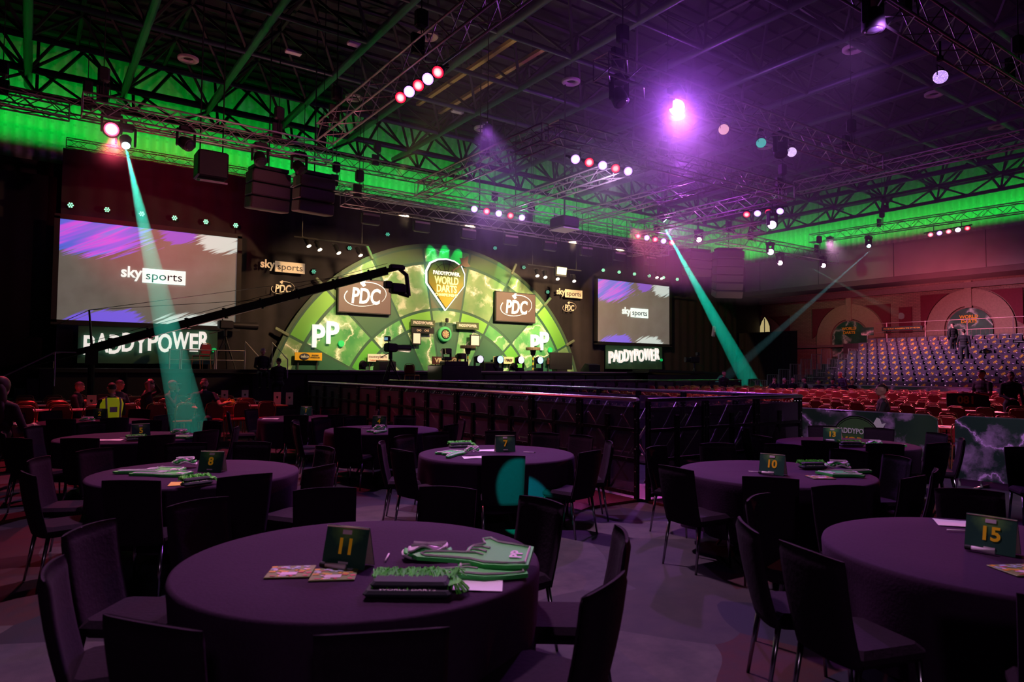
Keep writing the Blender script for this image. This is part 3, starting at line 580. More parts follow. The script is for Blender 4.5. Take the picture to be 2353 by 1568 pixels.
for j, (x, z) in enumerate(((9.05, 6.35), (9.5, 6.25), (10.3, 6.2), (11.25, 6.2), (20.6, 6.15), (21.1, 6.12), (21.9, 6.1), (23.0, 6.08), (29.2, 6.8), (29.6, 6.78))):
    y = 24.6; z += .32; ox = Vector((x*y/27*1.0, y, EYE+(z-EYE)*y/27))
    PP_.place(ox, 0, 'warm white profile lamp, %s in the group %s' % (('first', 'second', 'third', 'fourth')[j % 4 if j < 8 else j-8], ('left of the dartboard backdrop', 'right of the dartboard backdrop', 'under the right speakers')[j//4]), 'warm profile lamps', rot=aim(ox, (ox[0]-1.5*(-1 if x > 15 else 1)*-.6, 22.5, 3)))
# hinged floodlights under the front truss
t = thing('flood_panel', '', 'flood lamp'); MB().rbox((0, 0, -.25), (.62, .16, .36), .03).build('lamp_body', M_BLACK, t); MB().box((0, -.09, -.12), (.56, .03, .07), rot=Matrix.Rotation(-.3, 3, 'X')).build('top_flap', mat('warm_flap', (.6, .5, .42), .5), t)
MB().path([(-.34, 0, -.25), (-.34, 0, .1), (.34, 0, .1), (.34, 0, -.25)], .015, 4).build('bracket', M_DARKMETAL, t); PF = Proto(t)
for i in range(8): PF.place((8.9+i*1.85, 20.6, 6.85-.012*i), 0, 'black flood lamp with a pale top flap, %s from the left under the front truss' % ('first', 'second', 'third', 'fourth', 'fifth', 'sixth', 'seventh', 'eighth')[i], 'flood lamps under the front truss')
t = thing('bright_flood_panel', 'square flood lamp glowing green-white above the right warm lamps', 'flood lamp', (20.1, 24.6, 6.35)); MB().rbox((0, 0, 0), (.66, .2, .5), .04).build('lamp_body', M_BLACK, t); MB().box((0, -.11, 0), (.56, .02, .4), rot=Matrix.Rotation(.15, 3, 'X')).build('lens', mat('flood_glow', (.5, .6, .4), .4, emit=(.7, 1, .55), power=.8), t)
# drop ladders of bars under the rig
for i, (x, y, z0, z1) in enumerate(((17.6, 20.0, 6.2, 7.9), (18.9, 20.0, 6.0, 7.9), (20.0, 20.0, 5.9, 7.9), (16.2, 20.0, 6.3, 7.9), (21.0, 20.0, 5.7, 7.9))):
    t = thing('drop_ladder', 'thin black hanging pipe ladder below the rig, %s from the left' % ('second', 'third', 'fourth', 'first', 'last')[i], 'pipe ladder', (x, y, z0), group='pipe ladders below the rig')
    MB().tube((-.15, 0, 0), (-.15, 0, z1-z0), .014, 5).tube((.15, 0, 0), (.15, 0, z1-z0), .014, 5).build('side_pipes', M_DARKMETAL, t); m = MB()
    for k in range(4): m.tube((-.15, 0, .1+k*(z1-z0)/4), (.15, 0, .1+k*(z1-z0)/4), .01, 4)
    m.build('rungs', M_DARKMETAL, t)
# line array speakers
def array(label, x, y, zt, n, w, rz, tilt=0):
    t = thing('line_array_speaker', label, 'loudspeaker', (x, y, zt), rz, 'hanging loudspeaker stacks')
    MB().box((0, 0, .08), (w*.9, .5, .1)).tube((0, 0, .1), (0, 0, ZC-zt-.1), .02, 5).build('rigging_frame', M_BLACK, t); z = 0; a = tilt
    for i in range(n):
        h = .38; rot = Matrix.Rotation(a, 3, 'X'); MB().rbox((0, a*.5, z-h/2), (w, .6, h-.02), .03, rot).build('cabinet', mat('speaker_grille', (.10, .085, .075), .7, var=.3, vscale=60), t); z -= h*.99; a += .07
    return t
array('black hanging speaker stack left of centre, left one of the pair', 5.65, 20.6, 7.55, 3, 1.15, .1); array('black hanging speaker stack left of centre, right one of the pair', 7.1, 20.8, 7.7, 3, 1.15, .1)
array('black hanging speaker stack at right beside the teal beam', 25.7, 21.2, 7.4, 3, 1.3, -.2); array('tall black hanging speaker stack right of the right screen', 28.0, 21.2, 7.7, 6, 1.4, -.5)
t = thing('projector_cage', 'black projector cage with a pale lens panel over the left screen', 'projector', (4.05, 20.6, 7.0)); MB().rbox((0, 0, .45), (.8, .7, .75), .04).build('cage_body', M_BLACK, t)
MB().box((0, -.2, -.02), (.72, .5, .05), rot=Matrix.Rotation(.25, 3, 'X')).build('lens_panel', mat('grey_panel', (.4, .37, .38), .5), t); MB().tube((-.3, 0, .8), (-.3, 0, ZC-7.1), .02).tube((.3, 0, .8), (.3, 0, ZC-7.1), .02).build('hanger', M_BLACK, t)
t = thing('projector', 'pale flat projector hanging under the rig above the backdrop', 'projector', (15.3, 18.5, 6.7)); MB().rbox((0, 0, .25), (.75, .8, .4), .05).build('body', M_BLACK, t); MB().box((0, 0, .02), (.72, .76, .04)).build('base_plate', mat('pale_plate', (.6, .55, .6), .5), t); MB().tube((0, 0, .4), (0, 0, ZC-6.8), .03).build('hanger', M_BLACK, t)
# ================================================================== the stage
ZS = 1.70
m = MB(); m.box((15.6, 25.5, ZS-.06), (31.2, 3.1, .12)); t = thing('stage', 'long black raised stage below the dartboard backdrop', 'stage', (0, 0, 0)); m.build('deck', M_BLACK, t)
MB().box((15.6, 24.05, (ZS-.12)/2), (31.2, .06, ZS-.14)).build('front_skirt', M_DRAPE, t); MB().box((16.5, 23.94, ZS-.02), (14.5, .05, .05)).build('front_edge_strip', mat('edge_alu', (.7, .66, .6), .4, .6), t)
m = MB()
for i in range(17): m.box((.6+i*1.87, 23.99, .8), (.05, .06, 1.5))
m.build('skirt_frame', M_BLACKGLOSS, t)
t = thing('low_stage_step', 'black lower stage step with a pale front edge in front of the stage', 'stage step', (0, 0, 0)); MB().box((14.3, 23.3, .55), (9.5, 1.2, 1.1)).build('body', M_DRAPE, t); MB().box((14.3, 22.69, 1.1), (9.5, .03, .04)).build('edge_strip', mat('edge_alu', (.7, .66, .6), .4, .6), t)
t = thing('stage_wing_ramp', 'low black sloping stage wing right of the backdrop', 'stage wing', (0, 0, 0)); MB().box((27.3, 23.3, ZS+.02), (6.5, 1.1, .12), Matrix.Rotation(.02, 3, 'Y')).build('top', M_BLACK, t); MB().box((27.3, 22.8, .8), (6.5, .05, 1.55)).build('front_panel', M_DRAPE, t)
# ------------------------------------------------------------------ dartboard backdrop
CX, CZ, SX = 15.35, -.45, 1.03
bd = thing('dartboard_backdrop', 'huge green arched backdrop printed like dartboard segments with lightning', 'stage backdrop', (CX, YW, 0))
def seg(r0, r1, a0, a1, zmin=ZS-.02, n=10):
    """ring segment, clipped at the stage level; angles from vertical, in degrees"""
    P = [(r1*math.sin(R(a0+(a1-a0)*i/n))*SX, r1*math.cos(R(a0+(a1-a0)*i/n))+CZ) for i in range(n+1)]+[(r0*math.sin(R(a1+(a0-a1)*i/n))*SX, r0*math.cos(R(a1+(a0-a1)*i/n))+CZ) for i in range(n+1)]
    out = []
    for i in range(len(P)):
        a, b = P[i-1], P[i]
        if (a[1] >= zmin) != (b[1] >= zmin): f = (zmin-a[1])/(b[1]-a[1]); out.append((a[0]+f*(b[0]-a[0]), zmin))
        if b[1] >= zmin: out.append(b)
    return out
RX = Matrix(((1, 0, 0), (0, 0, -1), (0, 1, 0)))     # xy outline -> xz wall plane, thickness toward the hall
mats_bd = [mat('backdrop_dark', (.03, .11, .07), .55), bolt_mat('bolt_green', (.03, .28, .08), (.16, .50, .16), (.95, 1, .85), .75, 11.3, wid=.010, glow=.055, cloud=.35), bolt_mat('bolt_pale', (.10, .30, .09), (.28, .42, .20), (1, 1, .88), .75, 4.1, wid=.010, glow=.06, cloud=.45),
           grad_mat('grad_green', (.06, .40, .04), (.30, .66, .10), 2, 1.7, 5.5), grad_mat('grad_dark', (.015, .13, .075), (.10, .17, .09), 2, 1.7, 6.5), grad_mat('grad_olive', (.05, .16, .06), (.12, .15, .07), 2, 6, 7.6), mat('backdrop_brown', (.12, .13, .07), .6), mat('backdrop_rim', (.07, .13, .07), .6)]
m = MB(); m.cur = 7; m.prism(seg(.01, 7.87, -89, 89, n=60), .08, rot=RX); m.cur = 0; m.prism(seg(.01, 7.74, -89, 89, n=60), .02, rot=RX, c=(0, -.08, 0), z=0)
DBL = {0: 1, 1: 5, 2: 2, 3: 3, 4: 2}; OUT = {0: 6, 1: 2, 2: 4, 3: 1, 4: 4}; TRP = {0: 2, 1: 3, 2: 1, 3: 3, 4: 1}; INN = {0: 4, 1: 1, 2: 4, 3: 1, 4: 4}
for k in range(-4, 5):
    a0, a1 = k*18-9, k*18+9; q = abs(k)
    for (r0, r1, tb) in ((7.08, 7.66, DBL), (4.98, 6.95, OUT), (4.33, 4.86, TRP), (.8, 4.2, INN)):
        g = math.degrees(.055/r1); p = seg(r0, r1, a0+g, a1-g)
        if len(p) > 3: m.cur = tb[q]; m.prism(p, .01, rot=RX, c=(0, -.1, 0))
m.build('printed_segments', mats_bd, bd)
for a in (-63, -45, -27, 27, 45, 63):
    c = (7.98*math.sin(R(a))*SX, -.1, 7.98*math.cos(R(a))+CZ)
    MB().rbox(c, (.13, .1, .62), .03, Matrix.Rotation(R(a), 3, 'Y')).build('spoke_end', mat('spoke_grey', (.16, .20, .12), .6), bd)
for s, x in (('left', 9.78), ('right', 20.66)):
    t = thing('letter_sign', 'large white PP letters with a green dot on the %s side of the backdrop' % s, 'letter sign', (x, YW-.2, 3.08), group='PP letter signs'); w = .9 if s == 'left' else .95
    text('P', t, (-.36, 0, -.08), 1.25, bold=.03, ext=.05, width=.52); text('P', t, (.22, 0, .08), 1.25, bold=.03, ext=.05, width=.52); MB().lathe([(0, -.04), (.13, -.03), (.13, .03)], 16, c=(.62, 0, -.3), rot=Matrix.Rotation(PI/2, 3, 'X')).build('green_dot', mat('green_dot', (.02, .5, .12), .5, emit=(0, .9, .2), power=.35), t)
# ------------------------------------------------------------------ shield badge
t = thing('shield_badge', 'glowing shield-shaped tournament badge at the top of the backdrop', 'badge', (15.18, YW-.25, 5.55))
def shield(k): return [(x*k, z*k) for x, z in [(0, -1.12), (.95, .02), (.97, .55), (.78, .92), (.42, 1.10), (0, 1.16), (-.42, 1.10), (-.78, .92), (-.97, .55), (-.95, .02)]][::1]
MB().prism(shield(1.04), .08, rot=RX).build('neon_outline', mat('neon_white', (.8, 1, .9), .4, emit=(.75, 1, .85), power=2.0), t)
MB().prism(shield(.98), .03, rot=RX, c=(0, -.08, 0)).build('dark_rim', mat('badge_dark', (.03, .07, .04), .5), t)
MB().prism(shield(.93), .03, rot=RX, c=(0, -.10, 0)).build('badge_face', grad_mat('badge_face', (.5, .36, .02), (.04, .22, .06), 2, -.6, 1.0), t)
m = MB()
for i in range(6): a = R(-75+i*30); m.box((.45*math.sin(a), -.135, .35+.45*math.cos(a)), (.02, .012, .6), Matrix.Rotation(a, 3, 'Y'))
for r in (.3, .6): m.path([(r*math.sin(R(b)), -.135, .35+r*math.cos(R(b))) for b in range(-90, 91, 12)], .01, 4)
m.build('wire_pattern', M_INK, t)
text('PADDYPOWER.', t, (0, -.16, .50), .24, bold=.003, ext=.02, width=1.38); text('WORLD', t, (0, -.16, .17), .47, mat('badge_cream', (.9, .85, .5), .5, emit=(1, .85, .3), power=.7), .009, .02, width=1.22)
text('DARTS', t, (0, -.16, -.20), .45, MATS['badge_cream'], .009, .02, width=1.02); text('CHAMPIONSHIP', t, (0, -.16, -.47), .19, MATS['badge_cream'], .002, .02, width=1.15)
MB().prism([(.0, -.06), (.5, .28), (.62, .2), (.92, .26), (.78, .42), (.82, .75), (.58, .6), (.36, .6), (.46, .36), (-.04, .0)], .05, rot=RX, c=(.3, -.14, .68)).build('dart_flight', mat('flight_brown', (.25, .17, .1), .5), t)
# ------------------------------------------------------------------ LED logo panels
def pdc(t, s, y=-.06, m=None):
    m = m or M_LETTER
    text('PDC', t, (0, y, -.02*s), .70*s, m, .016*s, .01, shear=.12, width=1.0*s)
    MB().path([(s*(.72*math.cos(R(a))+.0), y-.012, s*(.36*math.sin(R(a))+.04+.10*math.cos(R(a)))) for a in range(150, 320, 10)], .018*s, 6, .006*s).path([(s*(.72*math.cos(R(a))), y-.012, s*(.40*math.sin(R(a))+.06+.06*math.cos(R(a)))) for a in range(-38, 108, 9)], .006*s, 6, .018*s).build('oval_swoosh', m, t)
    MB().prism([(-.20*s, .40*s), (-.08*s, .52*s), (-.0*s, .52*s), (-.06*s, .44*s), (.0, .36*s), (-.09*s, .30*s)], .03, rot=RX, c=(0, y, 0)).build('dart_tip', m, t)
M_LEDBR = mat('led_brown', (.05, .03, .02), .5, emit=(.20, .105, .07), power=.75)
for s, x in (('left', 11.35), ('right', 19.06)):
    t = thing('led_logo_screen', 'brown square screen with a white PDC logo %s of the badge' % s, 'screen', (x, YW-.3, 4.77), group='PDC screens on the backdrop')
    MB().box((0, .03, 0), (2.36, .12, 1.44)).build('housing', M_BLACK, t); MB().box((0, -.04, 0), (2.28, .02, 1.36)).build('display', M_LEDBR, t); pdc(t, 1.28)
def sky(t, s, y, m_sky, m_box, m_in):
    """'sky' lettering and a boxed 'sports'; s = overall width"""
    text('sky', t, (-.325*s, y, .03*s), .25*s, m_sky, .006*s, .01, width=.31*s)
    p = MB(); p.rbox((.165*s, y, 0), (.66*s, .02, .235*s), .012); p.build('logo_box', m_box, t); text('sports', t, (.165*s, y-.02, -.002*s), .2*s, m_in, .0, .004, width=.55*s)
for s, x, z, x2, z2, k in (('left', 8.0, 5.72, 8.03, 4.86, 1.0), ('right', 22.62, 5.72, 22.62, 4.98, .98)):
    t = thing('wall_sign', 'cream sky sports lettering sign %s of the backdrop' % s, 'sign', (x, YW-.05, z), group='sky sports signs on the drape'); sky(t, 1.78, -.02, mat('lit_cream', (.85, .66, .45), .6, emit=(1, .75, .5), power=.18), MATS['lit_cream'] if 'lit_cream' in MATS else M_LETTERDIM, mat('ink_brown', (.05, .03, .02), .6))
    t = thing('wall_sign', 'small cream PDC logo sign %s of the backdrop' % s, 'sign', (x2, YW-.05, z2), group='PDC signs on the drape'); pdc(t, .62, -.02, MATS['lit_cream'])
# ------------------------------------------------------------------ big side screens
def screen_mat():
    m = bpy.data.materials.new('screen_picture'); N = NT(m); v = N.coord(); sp = N.n('ShaderNodeSeparateXYZ'); N.link(v, sp.inputs[0]); X, Z = sp.outputs[0], sp.outputs[2]
    g = N.noise(v, 1.1, 6, .65); base = N.mix(g, (.035, .04, .035), (.15, .15, .13))
    def stroke(sx, sz):
        k = N.n('ShaderNodeVectorMath', _operation='MULTIPLY'); N.link(N.coord(rot=(0, R(27), 0)), k.inputs[0]); k.inputs[1].default_value = (sx, 1, sz); return k.outputs[0]
    st = N.noise(stroke(.5, 11), 1.0, 3, .6)
    def patch(x, z, sx, sz, th):
        dx = N.math('DIVIDE', N.math('SUBTRACT', X, x), sx); dz = N.math('DIVIDE', N.math('SUBTRACT', Z, z), sz)
        d = N.math('ADD', N.math('MULTIPLY', dx, dx), N.math('MULTIPLY', dz, dz)); e = N.math('SUBTRACT', 1, d, clamp=True)
        return N.math('MULTIPLY', N.math('SUBTRACT', N.math('ADD', st, N.math('MULTIPLY', e, .55)), th, clamp=True), N.math('MULTIPLY', N.math('GREATER_THAN', e, .01), 9), clamp=True)
    c = N.mix(patch(-2.1, 1.5, 2.6, 1.3, .70), base, N.ramp(N.math('MULTIPLY_ADD', N.noise(stroke(.35, 4.5), 1.0, 1), 2.4, -.75), [(.25, (.05, .13, .75)), (.45, (.25, .10, .85)), (.62, (.62, .08, .80)), (.8, (.10, .18, .85))]))
    c = N.mix(patch(.75, 1.6, .9, .5, .74), c, (.20, .07, .62)); c = N.mix(patch(2.25, 1.5, 1.2, .7, .76), c, (.62, .72, .66))
    c = N.mix(patch(-1.25, -1.7, 1.5, .6, .72), c, (.16, .10, .80)); c = N.mix(patch(1.2, -1.7, 1.5, .6, .74), c, (.62, .72, .66))
    N.link(c, N.b.inputs['Emission Color']); N.b.inputs['Emission Strength'].default_value = .85; N.b.inputs['Base Color'].default_value = (.30, .27, .24, 1); N.b.inputs['Roughness'].default_value = .9; return m
M_SCR = screen_mat(); M_MINT = mat('mint_logo', (.7, .8, .75), .5, emit=(.80, 1, .93), power=.9)
for s, x, z in (('left', 3.49, 4.96), ('right', 27.3, 4.98)):
    t = thing('projection_screen', 'large %s projection screen with sky sports logo and brush streaks' % s, 'screen', (x, YW-.1, z), group='large side screens')
    m = MB()
    for sz in (-1, 1): m.box((0, 0, sz*1.75), (5.9, .14, .16))
    for sx in (-1, 1): m.box((sx*2.87, 0, 0), (.16, .14, 3.5))
    m.build('screen_frame', M_BLACK, t); MB().box((0, 0, 0), (5.62, .03, 3.36)).build('picture', M_SCR, t); sky(t, 2.1, -.04, M_MINT, M_MINT, M_INK)
    t = thing('letter_sign', 'green board with lit white PADDYPOWER letters under the %s screen' % s, 'letter sign', (x+(.0 if s == 'left' else 0), YW-.15, 2.52), group='letter boards under the screens')
    MB().box((0, .05, 0), (4.35, .06, 1.3)).build('board', bolt_mat('board_green', (.02, .10, .06), (.05, .16, .09), (.06, .18, .11), .4, 9), t)
    L = 'PADDYPOWER'; X0 = -2.04; WID = {'P': .32, 'A': .41, 'D': .36, 'Y': .39, 'O': .43, 'W': .54, 'E': .27, 'R': .34}; XO = []; q_ = 0
    for ch in L: XO.append(q_+WID[ch]/2); q_ += WID[ch]+(.005 if ch in 'AY' else .02)
    for i, ch in enumerate(L):
        text(ch, t, (X0+XO[i], -.05, -.05+.20*i/9+(.03 if i % 2 else -.03)), .90, bold=.018, ext=.05, width=WID[ch])
    MB().lathe([(0, -.04), (.08, -.03), (.08, .03)], 14, c=(2.06, -.03, -.12), rot=Matrix.Rotation(PI/2, 3, 'X')).build('green_dot', MATS['green_dot'], t)
# ------------------------------------------------------------------ dartboard, boards and small signs
t = thing('dartboard', 'dartboard in a round green surround at the centre of the backdrop', 'dartboard', (15.21, YW-.22, 3.34))
CY = Matrix.Rotation(PI/2, 3, 'X')
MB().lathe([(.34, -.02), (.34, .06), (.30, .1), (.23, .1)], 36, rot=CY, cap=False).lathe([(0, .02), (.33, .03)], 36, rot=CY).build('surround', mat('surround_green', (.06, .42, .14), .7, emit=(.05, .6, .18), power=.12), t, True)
m = MB()
for i in range(20):
    for (r0, r1, e) in ((.02, .105, 0), (.105, .115, 1), (.115, .16, 0), (.16, .172, 1)):
        a0, a1 = R(i*18-9), R(i*18+9); m.cur = e*2+i % 2
        m.prism([(r1*math.sin(a0), r1*math.cos(a0)), (r1*math.sin(a1), r1*math.cos(a1)), (r0*math.sin(a1), r0*math.cos(a1)), (r0*math.sin(a0), r0*math.cos(a0))][::-1], .012, rot=RX, c=(0, -.1, 0))
m.cur = 4; m.lathe([(0, .125), (.02, .12)], 12, rot=CY); m.build('board_face', [mat('board_black', (.02, .02, .02), .8), mat('board_cream', (.75, .62, .38), .8), mat('board_red', (.5, .03, .03), .8), mat('board_green_ring', (.02, .3, .1), .8), mat('board_red', (.5, .03, .03), .8)], t)
MB().path([(.198*math.cos(2*PI*i/24), -.11, .198*math.sin(2*PI*i/24)) for i in range(24)], .02, 6, closed=True).build('number_ring', M_INK, t)
MB().rbox((0, -.2, .62), (.12, .16, .2), .03).tube((0, -.1, .5), (0, 0, .36), .015).build('camera_bracket', M_BLACK, t)
def board(x0, x1, z0, z1, nm, lb, cat, col, y=YW-.35, legs=True):
    t = thing(nm, lb, cat, ((x0+x1)/2, y, (z0+z1)/2)); MB().box((0, .02, 0), (x1-x0, .05, z1-z0)).build('panel', col, t)
    if legs: MB().box((-(x1-x0)*.35, .12, -(z0+z1)/4-(z1-z0)*.25+ZS/2), (.04, .04, (z0+z1)/2-ZS)).box(((x1-x0)*.35, .12, -(z0+z1)/4-(z1-z0)*.25+ZS/2), (.04, .04, (z0+z1)/2-ZS)).build('stand', M_BLACK, t)
    return t
t = board(8.47, 9.55, 2.07, 2.38, 'sponsor_board', 'yellow sponsor board with a dark oval at the left of the stage', 'sponsor board', M_YEL); MB().lathe([(0, .03), (.2, .02)], 20, c=(-.17, -.02, 0), rot=Matrix.Scale(1, 3) @ CY).build('oval', mat('navy', (.02, .03, .08), .5), t).scale = (1.0, 1, .62)
text('selco', t, (-.17, -.06, 0), .16, M_LETTERDIM, .005, width=.32); text('BUILDERS\nWAREHOUSE', t, (.26, -.02, 0), .085, mat('navy', (.02, .03, .08)), .0, width=.38)
t = board(11.5, 12.42, 2.06, 2.38, 'sponsor_board', 'white sponsor board partly behind the floor camera', 'sponsor board', M_LETTERDIM); text('moneybarn', t, (-.02, -.02, .05), .17, mat('grey_ink', (.12, .1, .1)), 0, width=.8); text('Vehicle Finance', t, (0, -.02, -.1), .1, mat('orange_ink', (.8, .2, .02)), 0, width=.8)
t = board(17.78, 18.93, 2.05, 2.38, 'sponsor_board', 'cream sponsor board reading toyo tires at the right of the stage', 'sponsor board', mat('cream_board', (.7, .62, .38), .6)); text('TOYO TIRES', t, (0, -.02, 0), .17, M_INK, .006, shear=.25, width=.95)
t = board(20.98, 22.08, 2.06, 2.38, 'sponsor_board', 'dark brown sponsor board reading winmau at the far right of the backdrop', 'sponsor board', mat('brown_board', (.07, .02, .015), .6)); text('WINMAU', t, (0, -.02, .03), .22, mat('cream_board', (.7, .62, .38)), .01, width=.92); text('THE BEST FROM NOW', t, (0, -.02, -.11), .06, MATS['cream_board'], 0, width=.8)
t = board(14.4, 15.85, 1.98, 2.32, 'oche_board', 'dark board with cream letters below the dartboard, half hidden by cameras', 'sponsor board', mat('brown_board', (.07, .02, .015)), y=YW-.6); text('VINTAGE', t, (0, -.03, 0), .26, MATS['cream_board'], .012, width=1.25)
for s, x in (('left', 14.06), ('right', 16.35)):
    t = board(x-.59, x+.59, 3.64 if s == 'left' else 3.6, 3.92, 'small_sign', 'olive PADDYPOWER sign just %s of the dartboard' % s, 'sign', mat('olive_sign', (.07, .11, .05), .6), legs=False); text('PADDYPOWER.', t, (0, -.02, 0), .17, M_LETTERDIM, .008, width=.98)
t = board(13.5, 14.6, 3.33, 3.58, 'score_display', 'dark score display box hanging under the left olive sign', 'display', M_BLACK, legs=False)
for sx in (-.2, .18): MB().path([(sx+.1*math.cos(a), -.02, .04*math.sin(2*a)) for a in [2*PI*i/16 for i in range(16)]], .012, 4, closed=True).build('lit_mark', mat('warm_mark', (.6, .4, .25), .5, emit=(1, .7, .4), power=.3), t)
for s, x0, x1 in (('left', 13.56, 13.92), ('right', 16.5, 16.96)):
    t = thing('score_sheet', 'upright pale sheet in a dark frame to the %s of the dartboard' % s, 'score sheet', ((x0+x1)/2, YW-.35, 3.1)); MB().box((0, 0, 0), (x1-x0+.06, .06, .54)).build('frame', M_INK, t); MB().box((0, -.035, 0), (x1-x0-.03, .01, .44)).build('sheet', mat('warm_paper', (.8, .72, .55), .6, emit=(1, .9, .7), power=.35), t)
def table_round(x, y, lb):
    t = thing('poseur_table', lb, 'tall table', (x, y, ZS), group='tall striped tables on stage'); MB().lathe([(.33, .98), (.34, 1.0), (.34, 1.1), (.32, 1.11)], 20).build('tabletop', mat('table_olive', (.16, .13, .08), .5), t)
    MB().lathe([(.03, .98), (.14, .98), (.1, .75), (.04, .72)], 12).build('collar', M_BLACK, t); m = MB()
    for k in range(6): m.cur = k % 2; m.tube((0, 0, .05+k*.12), (0, 0, .17+k*.12), .03, 8)
    m.build('striped_pole', [mat('hazard_yellow', (.8, .55, .02), .5), M_BLACK], t); MB().lathe([(.3, 0), (.28, .04), (.04, .07)], 16).build('base', M_BLACK, t)
table_round(15.6, 25.4, 'tall round table with black and yellow pole, nearer the dartboard'); table_round(19.0, 25.2, 'tall round table with black and yellow pole in front of the right letters')
def head_front(lens):
    t = thing('moving_head', '', 'moving head lamp'); MB().rbox((0, 0, .08), (.34, .3, .16), .03).build('base_box', M_BLACK, t)
    m = MB(); m.rbox((-.2, 0, .38), (.05, .14, .46), .02); m.rbox((.2, 0, .38), (.05, .14, .46), .02); m.build('yoke', M_BLACK, t); IV = CY.inverted()
    MB().lathe([(.08, .2), (.15, .14), (.17, .02), (.17, -.12)], 18, rot=IV, c=(0, 0, .5)).build('lamp_head', M_BLACK, t, True); MB().lathe([(0, -.13), (.155, -.125)], 16, rot=IV, c=(0, 0, .5)).build('lens', lens, t); return Proto(t)
for i, (px, k) in enumerate(((1103, 'off'), (1149, 'blue'), (1197, 'blue2'), (1241, 'blue'))):
    p = onY(px, 845, 24.15)
    hk = 'front'+k
    if hk not in HEAD: HEAD[hk] = head_front(dots('dots_'+k, *{'off': ((.6, .6, .7), 2), 'blue': ((.25, .5, 1), 4), 'blue2': ((.8, .85, 1), 3)}[k]))
    HEAD[hk].place((p.x, 24.25, ZS), 0, 'moving head lamp standing on the stage front, %s of four' % ('leftmost', 'second', 'third', 'rightmost')[i], 'moving heads on the stage front')
for i, (px, py) in enumerate(((1136, 841), (1180, 842), (834, 838))):
    p = onY(px, py, 24.4); t = thing('floor_flood', 'warm glowing footlight on the stage front, %s' % ('left one of the right pair', 'right one of the right pair', 'alone beside the floor camera')[i], 'footlight', p, group='warm footlights')
    MB().lathe([(.12, .16), (.16, 0)], 14, rot=CY).build('lamp_body', M_BLACK, t); MB().lathe([(0, -.01), (.13, 0)], 14, rot=CY.inverted() @ Matrix.Scale(1, 3)).build('lens', led_mat('lens_footlight', (1, .78, .45), 8), t, loc=(0, -.02, 0)); MB().box((0, .05, -.1), (.2, .2, ZS and .2)).build('base', M_BLACK, t)
t = thing('stage_monitor', 'wide black monitor screen on the right part of the stage', 'monitor', (20.5, 25.0, ZS)); MB().rbox((0, 0, .5), (1.35, .1, .8), .02).build('screen', M_BLACK, t); MB().box((0, .1, .05), (.6, .4, .1)).tube((0, .05, .1), (0, .05, .3), .04).build('stand', M_BLACK, t)
for i, (x, y, lb) in enumerate(((16.15, 24.6, 'black wedge speaker just right of the camera platform'), (22.0, 24.6, 'black wedge speaker at the right of the stage'), (11.5, 25, 'small black speaker box behind the folding chair'))):
    t = thing('wedge_speaker', lb, 'stage speaker', (x, y, ZS)); MB().prism([(-.3, 0), (.3, 0), (.3, .12), (.0, .4), (-.3, .34)], .7, rot=Matrix(((0, 0, 1), (1, 0, 0), (0, 1, 0))), c=(-.35, 0, 0)).build('cabinet', M_BLACK, t); MB().box((0, -.05, .36), (.1, .1, .02)).build('handle', M_DARKMETAL, t)
for o_ in [o for o in list(COL.objects) if o.parent is None and o.name.split('.')[0] in ('shield_badge', 'led_logo_screen', 'dartboard', 'small_sign', 'score_display', 'score_sheet')]:
    d_ = YW-.07-o_.location.y; MB().box((0, d_/2+.02, 0), (.12, d_-.02, .12)).build('wall_mount', M_BLACK, o_)
# ------------------------------------------------------------------ camera platform and cameras
t = thing('camera_platform', 'black box platform in front of the stage carrying two cameras', 'platform', (13.0, 22.1, 0)); MB().rbox((0, 0, .95), (1.7, 1.1, 1.9), .02).build('box', M_BLACK, t); MB().rbox((-.2, -.3, 1.98), (1.0, .4, .16), .02).build('top_case', M_BLACK, t)
def tvcam(x, y, z, lb, legs, rz, lens=.7):
    t = thing('broadcast_camera', lb, 'video camera', (x, y, z), rz)
    MB().rbox((0, 0, 0), (.26, .5, .3), .04).build('camera_body', M_BLACK, t); MB().lathe([(.11, 0), (.12, lens*.3), (.14, lens)], 14, rot=Matrix.Rotation(-PI/2, 3, 'X'), c=(0, .22, 0)).build('lens', M_BLACK, t)
    MB().rbox((.02, -.2, .3), (.24, .12, .18), .02).tube((0, -.1, .15), (0, -.15, .25), .02).build('viewfinder', M_BLACK, t); MB().box((.02, -.265, .3), (.16, .01, .1)).build('viewfinder_screen', mat('vf_glow', (.1, .15, .2), .3, emit=(.3, .6, .8), power=.5), t)
    m = MB(); m.tube((0, 0, -.15), (0, 0, -.4), .06, 8); m.tube((0, -.1, -.2), (.12, -.6, -.35), .015, 5); m.build('pan_head', M_BLACK, t)
    if legs:
        for a in (0, 2.1, 4.2): MB().tube((0, 0, -.38), (.45*math.cos(a+.5), .45*math.sin(a+.5), -legs), .022, 6).tube((0, 0, -.6), (.45*math.cos(a+.5)*.9, .45*math.sin(a+.5)*.9, -legs*.9), .016, 5).build('tripod_leg', M_BLACKGLOSS, t)
    return t
tvcam(5.57, 25.2, 3.25, 'large broadcast camera on a tripod over the left platform', 1.55, -1.4, .9)
tvcam(10.3, 21.9, 2.5, 'broadcast camera on a tripod in front of the backdrop left side', 1.4, -1.2, .7)
tvcam(27.6, 23.0, 2.35, 'dark camera on a stand in front of the right letter board', 1.3, 1.2, .3)
